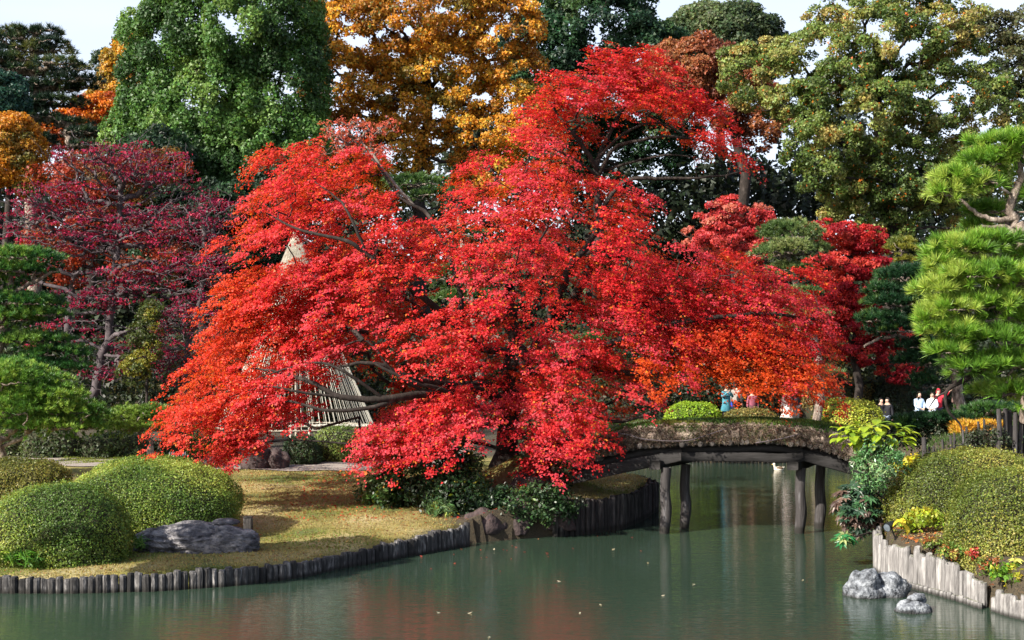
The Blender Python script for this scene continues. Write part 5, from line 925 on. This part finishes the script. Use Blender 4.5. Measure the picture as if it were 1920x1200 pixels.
# ================================================================== VISITORS
def skinned(name, pts, edges, rad, mt_, parent, sub=2, root_i=0):
    me = bpy.data.meshes.new(name); me.from_pydata([tuple(map(float, p)) for p in pts], edges, []); o = link(name, me, mt_, parent); o.location = (0, 0, 0)
    md = o.modifiers.new('skin', 'SKIN'); sv = me.skin_vertices[0].data
    for i, r in enumerate(rad): sv[i].radius = (r, r) if not isinstance(r, tuple) else r
    for i in range(len(pts)): sv[i].use_root = (i == root_i)
    md.use_smooth_shade = True; s = o.modifiers.new('sub', 'SUBSURF'); s.levels = sub; s.render_levels = sub; return o
MC = {}
def cm(c):
    if c not in MC: MC[c] = noisy_mat('cloth_%d' % len(MC), [(.3, tuple(x * .75 for x in c)), (.7, tuple(min(.9, x * 1.15) for x in c))], (12, 12, 12), .85, .2)
    return MC[c]
def ellmesh(name, c, r, mt_, parent, seg=14, rn=9, smooth=True):
    V, Q = ell(c, r, seg, rn); me = raw_mesh(name, V, Q, None, smooth); me.materials.append(mt_); o = bpy.data.objects.new(name, me); COL.objects.link(o); o.parent = parent; ORG[o.name] = ORG[parent.name]; return o
def person(label, px, pyfoot, Y, top, bottom, hair=(.015, .012, .01), h=1.64, face=0.0, arms='down', skirt=False, coat=None, bag=None, mask=False, sit=False, z=None):
    p = P(px, pyfoot, Y); R_ = root('person', label, 'person', tuple(p), 'visitors strolling beyond the bridge', rz=face); k = h / 1.64; sw = .17
    sh = 1.35 * k; hp = .88 * k; dz = -.42 * k if sit else 0; sh += dz; hp += dz
    J = {'pel': (0, 0, hp), 'che': (0, -.01, hp + .28 * k), 'nk': (0, 0, sh + .04), 'hd0': (0, -.01, sh + .12 * k), 'hd1': (0, -.015, sh + .22 * k)}
    if arms == 'photo': el = (sw + .10, -.12, sh - .22 * k); ha = (.06, -.30, sh + .02)
    elif arms == 'raise': el = (sw + .16, -.10, sh + .06); ha = (sw + .30, -.16, sh + .26 * k)
    elif arms == 'lap': el = (sw + .06, -.08, sh - .27 * k); ha = (.08, -.28, sh - .36 * k)
    else: el = (sw + .06, .02, sh - .29 * k); ha = (sw + .09, -.04, sh - .54 * k)
    pts = [J['pel'], J['che'], J['nk'], J['hd0'], J['hd1']]; ed = [(0, 1), (1, 2), (2, 3), (3, 4)]; rad = [(.13, .10), (.14, .10), .05, .075, .08]
    hands = []
    for s in (-1, 1):
        e_, h_ = el, ha
        if arms == 'raise' and s < 0: e_, h_ = (sw + .06, .0, sh - .29 * k), (sw + .05, -.10, sh - .5 * k)
        b0 = len(pts); pts += [(s * sw, 0, sh), (s * e_[0], e_[1], e_[2]), (s * h_[0], h_[1], h_[2])]; ed += [(2, b0), (b0, b0 + 1), (b0 + 1, b0 + 2)]; rad += [.05, .038, .026]; hands.append((pts[b0 + 1], pts[b0 + 2]))
    legs = []
    for s in (-1, 1):
        b0 = len(pts); kn = (s * .10, -.02 if not sit else -.42, hp - .42 * k if not sit else hp + .02); an = (s * .11, .02 if not sit else -.44, .07); pts += [(s * .09, 0, hp - .06), kn, an, (s * .115, an[1] - .13, .04)]
        ed += [(0, b0), (b0, b0 + 1), (b0 + 1, b0 + 2), (b0 + 2, b0 + 3)]; rad += [.085, .058, .038, .035]; legs.append(b0)
    skinned('body', pts, ed, rad, M['skin'], R_)
    # garments are shells grown along the same joints
    a = [(0, 0, hp - .10), J['che'], (0, 0, sh - .01), (0, .005, sh + .075)]; e2 = [(0, 1), (1, 2), (2, 3)]; r2 = [(.19, .15), (.185, .145), (.11, .095), (.075, .072)]
    for (e_, h_), s in zip(hands, (-1, 1)):
        b0 = len(a); e_ = np.array(e_); h_ = np.array(h_); a += [(s * sw, 0, sh - .02), tuple(e_), tuple(e_ + (h_ - e_) * .88)]; e2 += [(2, b0), (b0, b0 + 1), (b0 + 1, b0 + 2)]; r2 += [.078, .062, .05]
    skinned('jacket', a, e2, r2, cm(top), R_)
    if coat or skirt:
        cc = cm(coat or bottom); zt0, zb0 = (sh - .15, hp - .38 * k) if coat else (hp + .08, hp - .55 * k)
        V, Q = tube1([(0, 0, zt0), (0, 0, (zt0 + zb0) / 2), (0, 0, zb0 + .02), (0, 0, zb0)], [.19, .20, .29 if coat else .36, .27 if coat else .34], 16); V = V * [1, .72, 1]; V[:, :2] *= (1 + .05 * np.sin(np.arctan2(V[:, 1], V[:, 0]) * 8))[:, None]
        me = raw_mesh('skirt' if skirt else 'coat', V, Q, None, True); me.materials.append(cc); o = bpy.data.objects.new(me.name, me); COL.objects.link(o); o.parent = R_
    a, e2, r2 = [(0, 0, hp + .02)], [], [(.15, .12)]
    for b0 in legs:
        c1 = len(a); an = np.array(pts[b0 + 2]); a += [pts[b0], pts[b0 + 1], tuple(an + [0, 0, .05])]; e2 += [(0, c1), (c1, c1 + 1), (c1 + 1, c1 + 2)]; r2 += [.108, .082, .065]
    if not skirt: skinned('trousers', a, e2, r2, cm(bottom), R_)
    for b0 in legs:
        f = pts[b0 + 3]; ellmesh('shoe', (f[0], f[1] + .06, .04), (.05, .13, .045), cm((.03, .025, .025)), R_)
    hc = np.array(J['hd1']) + [0, .018, .015]; V, Q = ell(tuple(hc), (.108, .118, .128), 20, 12); kx = (V[:, 1] < hc[1] - .065) & (V[:, 2] < hc[2] + .045); V[kx, 1] = hc[1] - .05; V[:, 2] = np.where((V[:, 2] < hc[2]) & (V[:, 1] > hc[1] - .02), hc[2] + (V[:, 2] - hc[2]) * (1.5 if skirt or coat else 1.1), V[:, 2])
    me = raw_mesh('hair', V, Q, None, True); me.materials.append(cm(hair)); o = bpy.data.objects.new('hair', me); COL.objects.link(o); o.parent = R_
    hd = ellmesh('head', tuple(np.array(J['hd1']) + [0, -.012, -.005]), (.078, .092, .112), M['skin'], R_); f0 = np.array(J['hd1'])
    ORG[hd.name] = ORG[R_.name]
    for s in (-1, 1): ellmesh('eye', (s * .03, f0[1] - .095, f0[2] + .0), (.012, .008, .007), cm((.01, .008, .008)), hd, 8, 5); ellmesh('ear', (s * .082, f0[1], f0[2] - .01), (.012, .022, .03), M['skin'], hd, 8, 5)
    ellmesh('nose', (0, f0[1] - .108, f0[2] - .02), (.012, .018, .02), M['skin'], hd, 8, 5); ellmesh('mouth', (0, f0[1] - .095, f0[2] - .062), (.026, .008, .006), cm((.35, .10, .09)), hd, 8, 5)
    if mask: ellmesh('face_mask', (0, f0[1] - .055, f0[2] - .045), (.066, .062, .045), M['white'], R_)
    for e_, h_ in hands:
        e_, h_ = np.array(e_), np.array(h_); d = nrm(h_ - e_); sd = nrm(np.cross(d, [0, 1, .3])); up = np.cross(sd, d); ps = [h_, h_ + d * .055]; ed = [(0, 1)]; rr = [(.028, .016), (.034, .014)]
        for q, (o_, L_) in enumerate([(-.027, .058), (-.009, .068), (.009, .062), (.026, .048)]):
            b0 = len(ps); ps += [h_ + d * .085 + sd * o_, h_ + d * (.085 + L_ * .5) + sd * o_ * 1.1 - up * .008, h_ + d * (.085 + L_) + sd * o_ * 1.1 - up * .022]; ed += [(1, b0), (b0, b0 + 1), (b0 + 1, b0 + 2)]; rr += [.0095, .009, .0075]
        b0 = len(ps); ps += [h_ + d * .03 - sd * .045, h_ + d * .065 - sd * .058 - up * .01]; ed += [(0, b0), (b0, b0 + 1)]; rr += [.011, .009]; skinned('hand', ps, ed, rr, M['skin'], R_, 1)
    if bag: V, Q = ell((.24, -.04, sh - .62 * k), (.12, .06, .15), 10, 6); me = raw_mesh('bag', V, Q, None, True); me.materials.append(cm(bag)); o = bpy.data.objects.new('bag', me); COL.objects.link(o); o.parent = R_
    return R_
FY = 62.6
person('person in a long teal coat photographing, right of the lime dome', 1362, 792, FY, (.05, .20, .26), (.02, .02, .03), arms='photo', coat=(.05, .20, .26), face=.3, h=1.66)
person('person in dark clothes with a bright blue bag beside the teal coat', 1380, 790, FY + .7, (.25, .22, .2), (.015, .015, .02), bag=(.02, .06, .7), face=2.6, h=1.70)
person('person in a plum jacket half hidden by the hanging orange leaves', 1411, 796, FY + .5, (.22, .06, .09), (.10, .04, .05), face=.2, h=1.55, skirt=True)
person('person in a white pleated skirt walking behind the bridge', 1476, 799, FY - .3, (.12, .10, .10), (.60, .54, .50), skirt=True, face=-.6, h=1.6, coat=None)
person('person in pale trousers and a dark top beside the white skirt', 1492, 798, FY, (.03, .03, .04), (.50, .46, .42), face=.5, h=1.72)
person('grey haired person whose head shows over the largest dome', 1575, 806, FY + 1.2, (.05, .05, .06), (.03, .03, .04), hair=(.18, .17, .16), face=.3, h=1.42)
person('dark haired person whose head barely shows over the largest dome', 1590, 808, FY + 1.4, (.06, .03, .03), (.03, .03, .04), face=-.3, h=1.40)
person('person in black with a yellow brown scarf right of the largest dome', 1652, 816, FY - .2, (.015, .015, .02), (.02, .02, .02), face=.2, h=1.62, bag=(.5, .28, .06))
person('person in a black jacket and pale blue jeans right of the largest dome', 1664, 815, FY - .4, (.012, .012, .016), (.40, .48, .62), face=-.7, h=1.6)
person('person in a pale blue jacket looking down at a phone', 1723, 808, FY - 2.0, (.42, .56, .74), (.45, .55, .65), arms='lap', face=.3, h=1.66)
person('person in a light grey jacket between the pale blue and red visitors', 1748, 808, FY - 2.0, (.58, .62, .70), (.35, .4, .5), arms='lap', face=-.4, h=1.64)
person('person in a red jacket and cap raising one arm', 1759, 802, FY - 1.8, (.55, .03, .05), (.05, .05, .08), hair=(.5, .03, .05), arms='raise', face=0, h=1.66)
person('person wearing a white face mask at the right of the group', 1795, 802, FY - 2.2, (.10, .06, .05), (.05, .04, .05), mask=True, face=.1, h=1.60, arms='photo')

for px, Y, z, r_, lb in [(1775, 27.2, .88, (.26, .16, .12), 'small green and red plant spilling over the middle of the pale log wall'), (1738, 28.1, .90, (.20, .14, .09), 'small rusty seedlings atop the pale log wall near the lamp'), (1850, 26.3, .74, (.30, .2, .14), 'leafy green plant spilling over the right end of the pale log wall')]:
    shrub('wall_plant', lb, 'plant', (P(px, 0, Y)[0] + .12, Y, z), r_, [((.10, .17, .03), 3), ((.28, .09, .03), 1), ((.30, .26, .06), 1)], .07, 420, 'leaf', nb=16, nc=22, cl=.10)
# unseen leaning tree outside the left frame edge, its crown shaped to shade the stakes, the rock and the front of the lawn
tree('shade_tree', 'unseen shade casting evergreen leaning over the pond outside the left frame edge', 'tree', 25.8, [(-199, 580, 95, 175)], [(-260, 1110, 2.0), (-250, 900, 1.4), (-199, 620)], GRN, 50, 17, 1.3, tr=.12, depth=1.5, back=1.)
